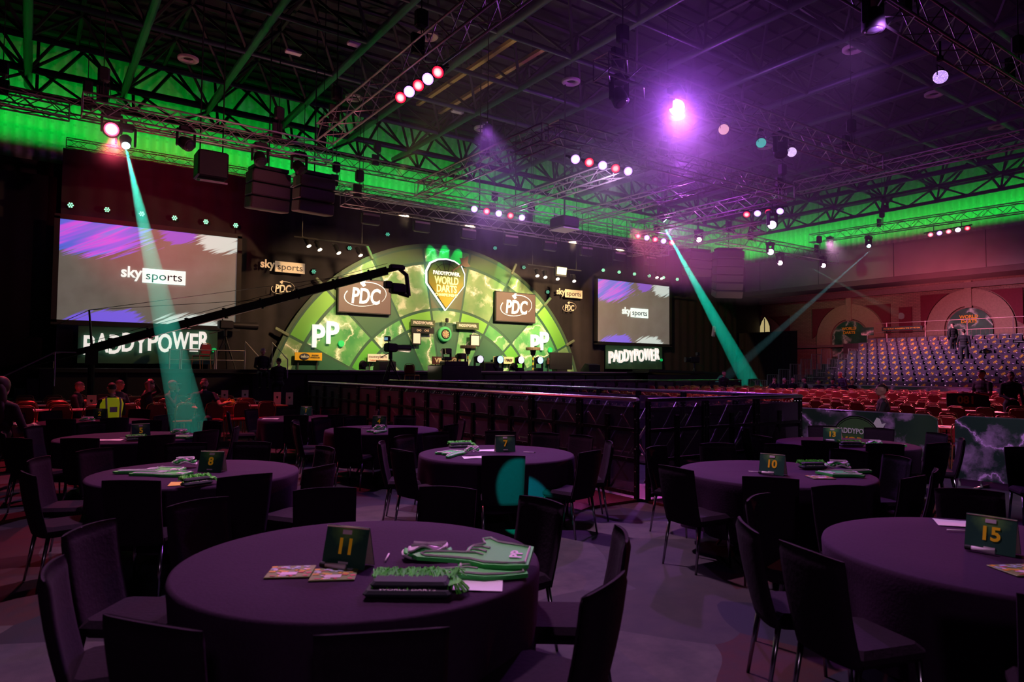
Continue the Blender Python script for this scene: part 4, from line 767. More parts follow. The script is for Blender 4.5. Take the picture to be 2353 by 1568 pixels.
for i, x in enumerate((12.65, 13.3)):
    t = thing('robot_camera', 'small remote camera on the black platform, %s one' % ('left', 'right')[i], 'video camera', (x, 22.1, 1.9+.17*(1-i)), group='cameras on the black platform'); MB().rbox((0, 0, .08), (.3, .3, .14), .03).build('base', M_BLACK, t)
    m = MB(); m.rbox((-.17, 0, .28), (.05, .12, .36), .02); m.rbox((.17, 0, .28), (.05, .12, .36), .02); m.build('yoke', M_BLACK, t); MB().rbox((0, 0, .36), (.26, .36, .22), .03).lathe([(.07, 0), (.08, .2)], 12, c=(0, .15, .36), rot=Matrix.Rotation(-PI/2, 3, 'X')).build('camera_body', mat('camera_olive', (.09, .08, .05), .5), t)
# ------------------------------------------------------------------ camera crane
piv = Vector((1.49, 23.3, 2.28)); tip = Vector((8.91, 19.28, 4.78)); tail = Vector((-3.0, 25.7, .85))
t = thing('camera_crane', 'long black camera crane arm sweeping up from the left across the backdrop', 'camera crane', (piv.x, piv.y, 0)); b = Vector((piv.x, piv.y, 0))
d = (tip-piv).normalized(); sd = d.cross(Vector((0, 0, 1))).normalized(); up = sd.cross(d).normalized(); m = MB()
rm = Matrix((sd, d, up)).transposed()
m.box((piv+tip)/2-b, (.14, (tip-piv).length, .24), rm); m.box((piv+tail)/2-b, (.14, (tail-piv).length, .17), Matrix(((tail-piv).normalized().cross(Vector((0, 0, 1))).normalized(), (tail-piv).normalized(), Vector((0, 0, 1)))).transposed())
for k in range(8): p = piv.lerp(tip, (k+.5)/8)-b; m.box(p, (.18, .06, .32), rm)
m.build('boom', M_BLACK, t); m = MB(); m.box(piv-b+Vector((0, 0, -.25)), (.3, .4, .45)); m.tube(piv-b+Vector((0, 0, -.3)), (0, 0, .7), .09, 10); m.build('pivot_post', M_BLACK, t)
for a in (0.3, 2.4, 4.5): MB().tube((0, 0, .9), (.75*math.cos(a), .75*math.sin(a), .02), .035, 6).build('stand_leg', M_BLACKGLOSS, t)
mast = piv-b+Vector((-.1, 0, 1.12)); MB().tube(piv-b, mast, .035, 8, .025).build('mast', M_BLACKGLOSS, t)
m = MB(); m.tube(mast, tip-b, .008, 4); m.tube(mast, piv.lerp(tip, .55)-b+Vector((0, 0, .14)), .008, 4); m.tube(mast, tail-b, .008, 4); m.tube(piv-b+Vector((0, 0, .22)), tip-b+Vector((0, 0, .22)), .007, 4); m.build('stay_cables', M_DARKMETAL, t)
h = tip-b; m = MB(); m.path([h, h+Vector((.35, -.05, .1)), h+Vector((.6, -.1, -.1)), h+Vector((.68, -.12, -.75))], .07, 8); m.rbox(h+Vector((.3, -.05, .12)), (.5, .2, .16), .04); m.build('remote_head', M_BLACK, t)
m = MB(); m.rbox(h+Vector((.3, -.1, -.55)), (.5, .3, .32), .05); m.tube(h+Vector((.68, -.12, -.75)), h+Vector((.35, -.1, -.68)), .06, 8); m.rbox(h+Vector((-.02, -.1, -.45)), (.22, .24, .22), .03); m.build('remote_camera', M_BLACK, t)
# ------------------------------------------------------------------ side platform rails, folding chair, stairs
def rail(x0, x1, y, z, lb, xx=False):
    t = thing('guard_rail', lb, 'guard rail', (x0, y, z), group='guard rails at the left of the stage'); L = x1-x0
    MB().tube((0, 0, .62), (L, 0, .62), .022, 6).tube((0, 0, .3), (L, 0, .3), .016, 6).build('rails', M_ALU, t)
    for q in (0, L): MB().tube((q, 0, 0), (q, 0, .64), .024, 6).build('post', M_ALU, t)
rail(3.65, 3.95, 24.05, ZS, 'short metal guard rail at the left end of the left platform'); rail(4.0, 5.0, 24.05, ZS, 'metal guard rail in front of the chair on the left platform'); rail(5.05, 5.95, 24.05, ZS, 'metal guard rail below the left broadcast camera')
for x, lb in ((6.0, 'steep metal stair rail right of the left camera platform'), (6.9, 'second steep metal stair rail beside the seated man on stage')):
    t = thing('stair_rail', lb, 'stair rail', (x, 24.2, ZS)); MB().path([(0, 0, 0), (0, 0, .95), (.45, -.3, .35), (.45, -.3, -.3)], .02, 6).build('rail', M_ALU, t)
t = thing('stage_stairs', 'black stairs with sloping metal handrails at the far left of the stage', 'stairs', (-1.2, 23.6, 0)); m = MB()
for k in range(6): m.box((.2+k*.28, 0, .14+k*.14), (.3, 1.2, .28+k*.28-.0))
m.build('treads', M_BLACK, t)
for y in (-.55, .55): MB().path([(-.3, y, .9), (1.8, y, 2.15), (2.3, y, 2.15)], .022, 6).tube((-.3, y, .0), (-.3, y, .9), .022).tube((1.8, y, 1.2), (1.8, y, 2.15), .022).build('handrail', M_ALU, t)
def steel_chair(name):
    """padded banquet chair with a bent tube frame"""
    t = thing(name, '', 'chair'); z = .86
    MB().rbox((0, .0, .45), (.42, .42, .06), .025).build('seat', M_REDPAD, t)
    pts = [(-.19, -.20, .47), (-.205, -.235, .70), (-.17, -.25, .83), (-.11, -.255, z), (.11, -.255, z), (.17, -.25, .83), (.205, -.235, .70), (.19, -.20, .47)]
    bm = MB(); out = [(-.165, .52), (-.175, .70), (-.145, .81), (-.10, .835), (.10, .835), (.145, .81), (.175, .70), (.165, .52)][::-1]
    bm.prism(out, .045, rot=Matrix(((1, 0, 0), (0, .994, -1), (0, 1, -.0))) if 0 else RX, c=(0, -.21, 0)); bm.build('backrest', M_REDPAD, t)
    MB().path(pts, .0125, 6).build('back_frame', M_REDFRAME, t, True)
    for sx in (-1, 1):
        MB().tube((sx*.19, -.20, .47), (sx*.2, -.26, 0), .0125, 6).build('leg', M_REDFRAME, t); MB().tube((sx*.19, .19, .44), (sx*.2, .22, 0), .0125, 6).build('leg', M_REDFRAME, t)
    return t
P_RED = Proto(steel_chair('stacking_chair')); P_CHS = Proto(steel_chair('folding_chair'))
P_CHS.place((4.75, 24.9, ZS), .4, 'metal-framed chair standing empty on the left platform', None)
dup(P_CHS.root, (11.2, 22.0, ZS-.62), -.9, 'gold-framed chair standing empty behind the floor camera')
t = thing('chair_riser', 'low black box under the gold-framed chair behind the floor camera', 'riser', (11.2, 22.0, 0)); MB().rbox((0, 0, .535), (.9, .9, 1.07), .02).build('box', M_BLACK, t)
# a lit wall device and poster at the right wing
t = thing('wall_panel_light', 'small tilted blue-grey speaker on the dark wing wall right of the teal beam start', 'speaker', onY(1640, 762, 25.5)); MB().rbox((0, 0, 0), (.22, .14, .62), .03, Matrix.Rotation(.2, 3, 'Y')).build('cabinet', mat('blue_grey', (.25, .28, .45), .5), t); MB().lathe([(0, .08), (.06, .075)], 10, rot=CY).build('cone', M_WHITE, t)
# ================================================================== round tables and their chairs
NUM = ['zero', 'one', 'two', 'three', 'four', 'five', 'six', 'seven', 'eight', 'nine', 'ten', 'eleven', 'twelve', 'thirteen', 'fourteen', 'fifteen']
ORD = ['first', 'second', 'third', 'fourth', 'fifth', 'sixth', 'seventh', 'eighth', 'ninth', 'tenth', 'eleventh', 'twelfth', 'thirteenth', 'fourteenth', 'fifteenth', 'sixteenth', 'seventeenth', 'eighteenth', 'nineteenth']
ORD += ['twentieth']+['twenty-'+q for q in ORD[:9]]+['thirtieth']+['thirty-'+q for q in ORD[:9]]
T = {11: (1.45, 3.38), 8: (1.33, 7.01), 10: (6.05, 4.05), 7: (4.56, 6.75), 4: (4.76, 10.4), 5: (1.19, 11.01), 13: (9.38, 5.15), 1: (4.57, 13.57), 15: (4.45, 1.56), 2: (1.0, 14.5)}
ZT = .765
def cloth_mesh(seed, R0=.915, low=.24):
    rnd = random.Random(seed); ph = [rnd.uniform(0, 6.28) for _ in range(3)]; N_ = 120; rings = [(0, ZT-.003), (.3, ZT-.003), (.6, ZT-.003), (R0-.02, ZT-.003), (R0-.004, ZT-.008), (R0+.003, ZT-.03)]
    for k in range(1, 9): rings.append((None, ZT-.03-(ZT-.03-low)*k/8))
    m = MB(); vs = []
    for r, z in rings:
        for i in range(N_):
            a = 2*PI*i/N_; q = r
            if r is None: t = (ZT-z)/(ZT-low); q = R0+.004-.03*t+.035*t*math.sin(9*a+ph[0])+.02*t*math.sin(14*a+ph[1])
            dz = .0 if r is None or r > .9 else .0022*math.exp(-((math.cos(a-ph[2])*(r or 0)-.1)**2)/.0004)+.002*math.exp(-((math.sin(a-ph[2])*(r or 0)+.12)**2)/.0004)
            vs.append((q*math.cos(a), q*math.sin(a), z+dz))
    fs = [tuple(range(N_))]
    m.add(vs, [(j*N_+i, j*N_+(i+1) % N_, (j+1)*N_+(i+1) % N_, (j+1)*N_+i) for j in range(len(rings)-1) for i in range(N_)]); return m.mesh('tablecloth', M_CLOTH, True)
t0 = thing('round_table', '', 'table'); MB().lathe([(.9, ZT-.035), (.9, ZT-.012)], 48).build('tabletop', M_DARKMETAL, t0)
for a in range(4): q = R(45+90*a); MB().path([(.25*math.cos(q), .25*math.sin(q), ZT-.03), (.3*math.cos(q), .3*math.sin(q), .35), (.55*math.cos(q), .55*math.sin(q), 0.01)], .016, 6).build('leg', M_DARKMETAL, t0)
PT = Proto(t0)
WHERE = {k: ('nearest table, with the number eleven card' if k == 11 else 'table with the number %s card' % NUM[k]) for k in T}
for k, (x, y) in T.items():
    PT.place((x, y, 0), .3*k, 'round folding table under the dark cloth, '+WHERE[k], 'round tables')
    o = put('tablecloth', cloth_mesh(k), None, (x, y, 0)); tag(o, 'dark purple round tablecloth on the '+WHERE[k], 'tablecloth', 'dark round tablecloths')
def dining(name='dining_chair'):
    """slim fully upholstered chair: curved back down to the seat, thin metal legs; front is +y, origin under the seat"""
    t = thing(name, '', 'chair'); m = MB(); nu, nv = 12, 14
    def prof(v): return .40+.495*v, -.17-.10*v-.012*math.sin(PI*v)       # height, depth of the back
    def pt(u, v, side):
        z, y = prof(v); x = (u-.5)*(.435-.02*(1-v)); c = .028*(1-(2*u-1)**2)     # concave toward the sitter
        e = min(1, min(u, 1-u)*9); th = .026*(.45+.55*math.sqrt(e)) if 0 < u < 1 else .008
        z -= .010*(2*u-1)**2 if v > .98 else 0
        return Vector((x, y-c+side*th*(1 if v < .999 else .35), z+(.012 if v > .999 else 0)))
    for side in (1, -1):
        vs = [pt(i/nu, j/nv, side) for j in range(nv+1) for i in range(nu+1)]; fs = [(j*(nu+1)+i, j*(nu+1)+i+1, (j+1)*(nu+1)+i+1, (j+1)*(nu+1)+i) for j in range(nv) for i in range(nu)]
        if side > 0: fs = [f[::-1] for f in fs]
        m.add(vs, fs)
    k = (nu+1)*(nv+1)
    for j in range(nv):
        for i in (0, nu): a, b = j*(nu+1)+i, (j+1)*(nu+1)+i; m.f.append((a, b, k+b, k+a)); m.m.append(0)
    for i in range(nu):
        for j in (0, nv): a, b = j*(nu+1)+i, j*(nu+1)+i+1; m.f.append((a, b, k+b, k+a)); m.m.append(0)
    m.build('backrest', M_FABRIC, t, True)
    s = MB(); s.rbox((0, .015, .435), (.43, .42, .085), .03); s.build('seat', M_FABRIC, t)
    for sx in (-1, 1):
        MB().tube((sx*.185, .185, .40), (sx*.195, .205, 0), .016, 8, .010).build('leg', M_CHROME, t, True); MB().tube((sx*.185, -.165, .40), (sx*.20, -.23, 0), .016, 8, .010).build('leg', M_CHROME, t, True)
    return t
PC = Proto(dining())
CH = [(0.14, 11.76, 5), (-.05, 9.97, 5), (.12, 7.70, 8), (.15, 6.72, 8), (.54, 9.60, 5), (1.31, 9.55, 5), (.61, 8.24, 8), (1.44, 8.39, 8), (2.0, 9.95, 5), (2.45, 10.35, 5), (2.12, 8.15, 8), (.68, 5.86, 8), (1.42, 5.72, 8), (.92, 4.72, 11), (.30, 4.28, 11), (.12, 3.48, 11), (.37, 2.58, 11), (.99, 2.08, 11), (1.71, 4.73, 11), (2.48, 4.30, 11), (2.74, 3.60, 11),
      (2.56, 2.64, 11), (1.89, 2.05, 11), (.83, 12.25, 5), (1.58, 12.28, 5), (.45, 13.25, 2), (1.21, 13.2, 2), (1.95, 13.5, 2), (.40, 15.75, 2), (1.14, 15.85, 2), (1.87, 15.55, 2), (-.15, 15.15, 2), (2.42, 11.62, 5), (3.81, 14.64, 1), (4.62, 14.95, 1), (5.4, 14.6, 1), (3.96, 12.40, 1), (4.72, 12.25, 1), (4.85, 11.70, 4), (5.6, 11.35, 4), (4.15, 11.60, 4), (3.6, 11.2, 4),
      (3.38, 10.45, 4), (6.08, 10.10, 4), (5.35, 9.2, 4), (3.80, 9.43, 4), (4.50, 9.05, 4), (4.53, 8.13, 7), (5.35, 7.87, 7), (5.75, 7.35, 7), (5.93, 6.80, 7), (5.70, 6.05, 7), (3.95, 7.95, 7), (3.45, 7.35, 7), (3.35, 6.58, 7), (3.90, 5.65, 7), (4.85, 5.50, 7), (2.60, 7.25, 8), (2.10, 5.85, 8), (5.80, 5.33, 10), (6.65, 5.22, 10), (7.28, 4.75, 10), (7.39, 4.02, 10), (4.74, 4.14, 10), (4.95, 3.37, 10), (7.25, 3.46, 10),
      (5.95, 2.80, 10), (6.52, 2.84, 10), (4.1, 2.86, 15), (3.30, 2.36, 15), (3.08, 1.85, 15), (3.28, 0.85, 15), (5.65, 2.15, 15), (4.95, 2.80, 15), (9.62, 6.44, 13), (10.35, 6.08, 13), (10.72, 5.36, 13), (8.72, 6.25, 13), (8.02, 5.55, 13), (8.05, 4.78, 13), (8.45, 4.15, 13), (10.60, 4.50, 13), (9.10, 3.86, 13), (10.0, 3.95, 13), (-.22, 10.9, 5), (5.95, 13.3, 1), (3.2, 14.0, 1), (-.35, 14.2, 2)]
SIDES = ['far', 'far right', 'right', 'near right', 'near', 'near left', 'left', 'far left']
def side_words(dx, dy):
    # angle seen from the camera: 0 = directly behind the table
    vx, vy = math.sin(_yaw), math.cos(_yaw); rx, ry = math.cos(_yaw), -math.sin(_yaw)
    return math.degrees(math.atan2(dx*rx+dy*ry, dx*vx+dy*vy)) % 360
by = {}
for x, y, k in CH: by.setdefault(k, []).append((side_words(x-T[k][0], y-T[k][1]), x, y))
NAMES8 = ['straight behind', 'far right', 'right', 'near right', 'near', 'near left', 'left', 'far left']
def clock(a): return ('%d o\'clock' % ((round(a/30) % 12) or 12))
for k, L in by.items():
    L.sort()
    for i, (a, x, y) in enumerate(L):
        tx, ty = T[k]; dx, dy = tx-x, ty-y; d = math.hypot(dx, dy); ux, uy = dx/d, dy/d
        rz = math.atan2(-ux, uy)+random.Random(i*17+k).uniform(-.12, .12)
        fw = .265; ox, oy = x+ux*fw, y+uy*fw
        dd = math.hypot(tx-ox, ty-oy)
        if dd < 1.07: ox, oy = tx-ux*1.07, ty-uy*1.07
        facing = 'back turned to us' if 110 < a < 250 else 'facing us' if a < 70 or a > 290 else 'seen from the side'
        PC.place((ox, oy, 0), rz, 'dark chair at table %s, %s clockwise from its far side, %s' % (NUM[k], ORD[i], facing), 'upholstered chairs at table %s' % NUM[k])
for x, y, rz, lb in ((8.75, 2.60, 1.9, 'dark chair at the far right edge beside the second banner, nearer one'), (9.25, 2.9, 2.2, 'dark chair at the far right edge beside the second banner, farther one'), (6.25, .75, -1.0, 'dark chair at the right edge beyond the number fifteen card')):
    PC.place((x, y, 0), rz, lb, 'upholstered chairs at the right edge')
# ------------------------------------------------------------------ things on the tables
def glowface():
    m = bpy.data.materials.new('number_card_print'); N = NT(m); v = N.coord(kind='Object'); sp = N.n('ShaderNodeSeparateXYZ'); N.link(v, sp.inputs[0])
    d = N.math('SQRT', N.math('ADD', N.math('POWER', sp.outputs[0], 2), N.math('POWER', N.math('SUBTRACT', sp.outputs[2], .095), 2)))
    f = N.math('ADD', N.math('DIVIDE', d, .11), N.math('MULTIPLY', N.math('SUBTRACT', N.noise(v, 30, 4), .5), .5)); N.link(N.ramp(f, [(0, (.40, .60, .10)), (.45, (.12, .34, .10)), (.95, (.02, .10, .065))]), N.b.inputs['Base Color']); N.b.inputs['Roughness'].default_value = .45; return m
M_CARD = glowface(); M_NUM = mat('glowing_amber_digits', (1, .52, .01), .5, emit=(1, .5, .02), power=.06); M_PINKW = mat('pinkish_white', (.85, .7, .8), .6)  # faint emission makes the printed digits look better lit
def Z0_(x, y): return onZ(x, y, ZT)
def number_card(k, px, py, rz, marker=False, h=.20, w=.24):
    p = onZ(px, py, ZT); p.z = ZT+.001
    t = thing('number_card', 'folded green table card showing a yellow number %s' % NUM[k], 'table number card', p, rz, 'number cards on the round tables')
    a = .26
    for s, mt, nm in ((-1, M_CARD, 'front_panel'), (1, M_CARD, 'back_panel')):
        MB().box((0, 0, 0), (w, .004, h), None).build(nm, mt, t, loc=(0, s*math.sin(a)*h/2, math.cos(a)*h/2), rot=(s*a, 0, 0))
    MB().box((0, .0, 0), (w*.99, .003, h*.97)).build('inner_lining', mat('card_inner', (.75, .55, .5), .7), t, loc=(0, math.sin(a)*h/2-.005, math.cos(a)*h/2), rot=(a, 0, 0))
    off = -.004
    def onf(u, v): return (u, -math.sin(a)*h/2+math.sin(a)*(v-h/2)*1.0+off-.0, math.cos(a)*v)
    ds = text(str(k), t, onf(0, h*.50), .105, M_NUM, .003, .0008, rot=(PI/2-a, 0, 0), name='digits'); MB().rbox((0, 0, 0), (.052, .002, .022), .004).build('small_print', M_PINKW, t, loc=onf(0, h*.86), rot=(-a, 0, 0))
    MB().box((0, 0, 0), (.055, .002, .010)).build('small_print', M_PINKW, t, loc=onf(.0, h*.13), rot=(-a, 0, 0))
    if marker:
        q = Matrix.Rotation(rz, 3, 'Z') @ Vector((-.02, -math.sin(a)*h-.03, .016)); m = MB(); m.tube((-.055, 0, 0), (.055, 0, 0), .013, 10); o = tag(m.build('marker_pen', M_PINKW, None, True, loc=p+q, rot=(0, 0, rz)), 'thick white marker pen lying at the foot of the number %s card' % NUM[k], 'pen', 'marker pens by the number cards')
        MB().tube((-.085, 0, 0), (-.055, 0, 0), .014, 10).build('cap', M_INK, o)
for k, px, py, dl, mk in ((11, 800, 1300, -.55, True), (8, 488, 1084, -.55, False), (10, 1776, 1090, -.36, True), (7, 1160, 1038, .22, False), (4, 872, 982, -.36, False), (5, 322, 1006, .34, False), (13, 1913, 1014, -.14, True), (1, 704, 955, -.36, False), (2, 230, 963, -.30, False), (15, 2280, 1268, -.28, True)):
    q_ = Z0_(px, py); number_card(k, px, py, -math.atan2(q_.x, q_.y)+dl, marker=mk)
def hand_outline():
    return [(-.13, -.20), (.10, -.20), (.13, -.10), (.155, .0), (.21, .055), (.185, .10), (.12, .075), (.105, .10), (.085, .135), (.045, .15), (.0, .15), (-.025, .16), (-.03, .30), (-.045, .40), (-.075, .42), (-.10, .39), (-.105, .25), (-.115, .12), (-.15, .03), (-.15, -.08)]
def foam_hand(p, rz, lb, s=1.0, z=0, tilt=0):
    t = thing('foam_hand', lb, 'foam hand', (p.x, p.y, ZT+z), rz, 'green foam pointing hands'); o = [(x*s, y*s) for x, y in hand_outline()]
    bmx = MB(); bmx.prism(o, .020); bmx.build('foam_body', M_FOAM, t)
    m = MB(); m.path([(x*.86, y*.9, .0245) for x, y in o], .0058*s, 4, closed=True)
    for xs in ((.02, .13, -.0, .04), (.055, .12, .045, .03), (-.02, .14, -.04, .05)): m.path([(xs[0]*s, xs[1]*s, .0245), ((xs[0]+xs[2])/2*s+.012, (xs[1]+xs[3])/2*s, .0245), (xs[2]*s, xs[3]*s, .0245)], .005*s, 4)
    m.build('printed_lines', M_PINKW, t); t.rotation_euler = (0, -tilt, rz); text('PP', t, (-.02*s, -.125*s, .0243), .085*s, M_PINKW, .003, .0008, rot=(0, 0, 0)); return t
def pile_cloth(p, rz, lb, s=1.0, z=0):
    t = thing('folded_cloth', lb, 'folded cloth', (p.x, p.y, ZT+z), rz, 'folded green and white cloths'); r = random.Random(int(p.x*100))
    def wave(zz, w, d, th, m, cur):
        m.cur = cur; n = 14; vs = []
        for sgn in (0, 1):
            for j in range(5):
                for i in range(n+1): u, v = i/n-.5, j/4-.5; vs.append((u*w*(1-.2*abs(v)), v*d*(1+.15*math.sin(u*6+zz*90)), zz+.012*math.sin(u*9+zz*50)+.006*math.sin(v*8)+sgn*th))
        N5 = 5*(n+1); fs = [(j*(n+1)+i, j*(n+1)+i+1, (j+1)*(n+1)+i+1, (j+1)*(n+1)+i) for j in range(4) for i in range(n)]
        fs = [f[::-1] for f in fs]+[tuple(q+N5 for q in f) for f in fs]
        fs += [(i, i+1, N5+i+1, N5+i) for i in range(n)]+[(4*(n+1)+i, N5+4*(n+1)+i, N5+4*(n+1)+i+1, 4*(n+1)+i+1) for i in range(n)]+[(j*(n+1), N5+j*(n+1), N5+(j+1)*(n+1), (j+1)*(n+1)) for j in range(4)]+[(j*(n+1)+n, (j+1)*(n+1)+n, N5+(j+1)*(n+1)+n, N5+j*(n+1)+n) for j in range(4)]
        m.add(vs, fs)
    m = MB(); wave(.016, .26*s, .13*s, .012, m, 0); wave(.034, .24*s, .11*s, .012, m, 1); wave(.052, .20*s, .09*s, .010, m, 0); m.build('folded_fabric', [M_CLOTHPW, M_FOAM], t, True)
    m = MB(); m.path([(-.08*s, -.03*s, .074), (0, .0, .076), (.09*s, .03*s, .074)], .008, 5); m.path([(-.07*s, .03*s, .074), (0, -.0, .076), (.07*s, -.035*s, .074)], .008, 5)
    for i in range(6): m.tube((-.1*s+i*.035*s, -.064*s, .03), (-.09*s+i*.035*s, -.066*s, .045), .003, 4)
    m.build('ribbon', M_PINKW, t); return t
def fringe(p, rz, lb, s=1.0, z=0):
    t = thing('fringed_scarf', lb, 'fringed hat', (p.x, p.y, ZT+z), rz, 'black hats with green fringe'); MB().rbox((0, 0, .022), (.30*s, .13*s, .03), .012).rbox((.005, .02, .05), (.27*s, .10*s, .03), .012).build('black_folds', mat('black_cloth', (.015, .02, .03), .8), t)
    m = MB(); r = random.Random(5)
    for i in range(150):
        u = r.random(); e = r.random(); x = -.14*s+.30*s*u; y = .03*s+.04*s*r.random(); m.path([(x, y, .062), (x+r.uniform(-.02, .03), y+.035*s+.02*r.random(), .072+.012*e), (x+r.uniform(-.03, .05)+(.03 if u > .8 else 0), y+.07*s*r.uniform(.4, 1.1)*(1 if e > .25 else -1.2), .035+.03*e)], .0035, 3)
    for i in range(40): a = r.uniform(-1.2, 1.2); m.path([(.14*s, r.uniform(-.04, .06), .05), (.14*s+.05*math.cos(a), .02+.05*math.sin(a), .055), (.14*s+.085*math.cos(a), .02+.08*math.sin(a), .02)], .0035, 3)
    m.build('fringe', M_FRINGE, t)['kind'] = 'stuff'; text('WORLD DARTS', t, (0, -.045*s, .0385), .028*s, M_PINKW, 0, .0005, rot=(0, 0, 0)); return t
def leaflet(p, rz, lb, w=.21, d=.30, z=.0, m=None, name='paper_sheet', gr='papers on the round tables'):
    t = MB(); n = 6
    t.grid(lambda u, v: Vector(((u-.5)*w, (v-.5)*d, .0015+.004*math.sin(u*3.1+v*2)**2)), n, n); return tag(t.build(name, m or M_WHITE, None, True, loc=(p.x, p.y, ZT+z), rot=(0, 0, rz)), lb, 'paper', gr)
def programme(p, rz, lb, z=0):
    t = thing('programme', lb, 'programme', (p.x, p.y, ZT+z), rz, 'colourful printed programmes'); MB().rbox((0, 0, .003), (.21, .19, .006), .002).build('cover', mat('olive_paper', (.22, .26, .06), .5), t)
    m = MB(); r = random.Random(3)
    for i in range(46):
        x, y = r.uniform(-.09, .09), r.uniform(-.08, .08); m.cur = (0 if y > .02 else (3 if abs(y) < .018 else r.choice((1, 2, 1)))) if r.random() < .8 else r.randrange(4)
        m.box((x, y, .0065+i*.00004), (r.uniform(.012, .035), r.uniform(.008, .022), .001), Matrix.Rotation(r.uniform(-.6, .6), 3, 'Z'))
    m.cur = 2; m.box((0, -.045, .0085), (.075, .045, .001))
    m.build('printed_blocks', [mat('print_blue_grey', (.45, .5, .62), .5), mat('print_red', (.7, .05, .10), .5), mat('print_pink', (.85, .6, .75), .5), mat('print_orange', (.8, .4, .02), .5)], t); return t
def pen(p, rz, lb, z=.006):
    o = tag(MB().tube((-.07, 0, 0), (.06, 0, 0), .0045, 8).build('pen', M_PINKW, None, True, loc=(p.x, p.y, ZT+z), rot=(0, 0, rz)), lb, 'pen', 'slim pens on the round tables'); MB().tube((.06, 0, 0), (.08, 0, 0), .0055, 8, .003).build('tip', M_INK, o)
Z = lambda x, y: onZ(x, y, ZT)
programme(Z(668, 1316), -.50, 'colourful programme on the nearest table, left one of two'); programme(Z(768, 1322), -.50, 'colourful programme on the nearest table, right one, under the number eleven card')
t = leaflet(Z(1050, 1342), -.62, 'white sheet with large yellow letters under the foam hands on the nearest table', .42, .21); text('TO', t, (-.12, .03, .008), .15, M_YEL, .004, .0006, rot=(0, 0, 0))
leaflet(Z(985, 1330), -.5, 'grey sheet with dark corner beneath the yellow lettered sheet', .22, .18, m=mat('grey_purple_paper', (.22, .2, .3), .6), z=-.0005)
foam_hand(Z(1118, 1316), 1.10, 'lower green foam pointing hand on the nearest table', .92, .012, .07); foam_hand(Z(1135, 1302), .80, 'upper green foam pointing hand on the nearest table', .95, .050, .15)
pile_cloth(Z(983, 1283), -.55, 'folded pale pink and green cloth pile on the nearest table', 1.05, 0); fringe(Z(940, 1367), -.62, 'black folded hat with green fringe on the nearest table', 1.25)
pen(Z(890, 1283), 1.0, 'slim white pen standing out right of the number eleven card')
foam_hand(Z(372, 1085), 1.15, 'lighter green foam pointing hand, finger to the left, on table eight', .95, .004); foam_hand(Z(392, 1092), .9, 'lower green foam hand on table eight', .85, .0); pile_cloth(Z(424, 1075), -.4, 'green and white folded cloth behind the foam hands on table eight', .9, .024)
leaflet(Z(428, 1112), -.3, 'yellow leaflet at the near edge of table eight', .26, .2, m=mat('yellow_leaf', (.85, .55, .08), .6), name='leaflet'); fringe(Z(452, 1118), .3, 'green fringed hat at the near edge of table eight', .8, .006)
fringe(Z(1868, 1078), -.5, 'green fringed hat, far one, on table ten', .9); pile_cloth(Z(1925, 1083), -.8, 'green and white folded cloth on table ten', .95, .03); foam_hand(Z(1935, 1092), -1.9, 'long green foam hand on table ten', 1.0, .004); programme(Z(1885, 1098), -.6, 'colourful programme on table ten')
pen(Z(1737, 1086), -.9, 'dark tipped pen left of the number ten card')
leaflet(Z(1110, 1036), -.5, 'white papers left of the number seven card', .4, .2); foam_hand(Z(1040, 1044), 2.3, 'pale green foam hand on table seven', .95, .002); fringe(Z(1058, 1036), -.2, 'olive green fringed hat on table seven', .95, .03); pile_cloth(Z(1085, 1047), -.5, 'small green and white cloth on table seven', .7, .03); leaflet(Z(1090, 1052), -.4, 'white sheet at the near edge of table seven', .26, .18); pen(Z(1216, 1041), -.9, 'dark tipped pen right of the number seven card')
foam_hand(Z(868, 993), 2.4, 'pale green foam hand on table four', .8, .002); pile_cloth(Z(872, 991), -.5, 'green and white cloth on table four', .8, .02); pen(Z(842, 985), -.5, 'white pen left of the number four card')
leaflet(Z(250, 1012), -.4, 'white papers on the left of table five', .34, .2); pile_cloth(Z(412, 1002), -.6, 'green and white folded cloth on table five', 1.0, .02); foam_hand(Z(425, 1006), -1.9, 'pale green foam hand on table five', .9, .002); fringe(Z(310, 1014), 0, 'green fringed hat below the number five card', .7)
pen(Z(285, 1008), -.9, 'white pen left of the number five card'); leaflet(Z(622, 963), -.5, 'white papers at the left of table one', .3, .2); leaflet(Z(735, 962), -.5, 'pale papers at the right of table one', .3, .2)
pile_cloth(Z(200, 970), -.4, 'white and dark cloth pile on table two', 1.0, .01); leaflet(Z(205, 974), -.4, 'white paper under the cloth pile on table two', .4, .15)
fringe(Z(1955, 1027), -.6, 'bright green fringed hat on table thirteen', 1.0); pile_cloth(Z(2010, 1027), -.8, 'white folded cloth on table thirteen', .8, .01); foam_hand(Z(2040, 1029), -1.9, 'pale green foam hand on table thirteen', .9, .001); leaflet(Z(1955, 1018), -.8, 'white paper behind the fringed hat on table thirteen', .3, .2)
leaflet(Z(2210, 1205), -1.0, 'white paper behind the number fifteen card', .3, .21); pen(Z(2205, 1222), -.85, 'white pen left of the number fifteen card'); programme(Z(2345, 1312), -.5, 'colourful programme cut by the right edge, on table fifteen')
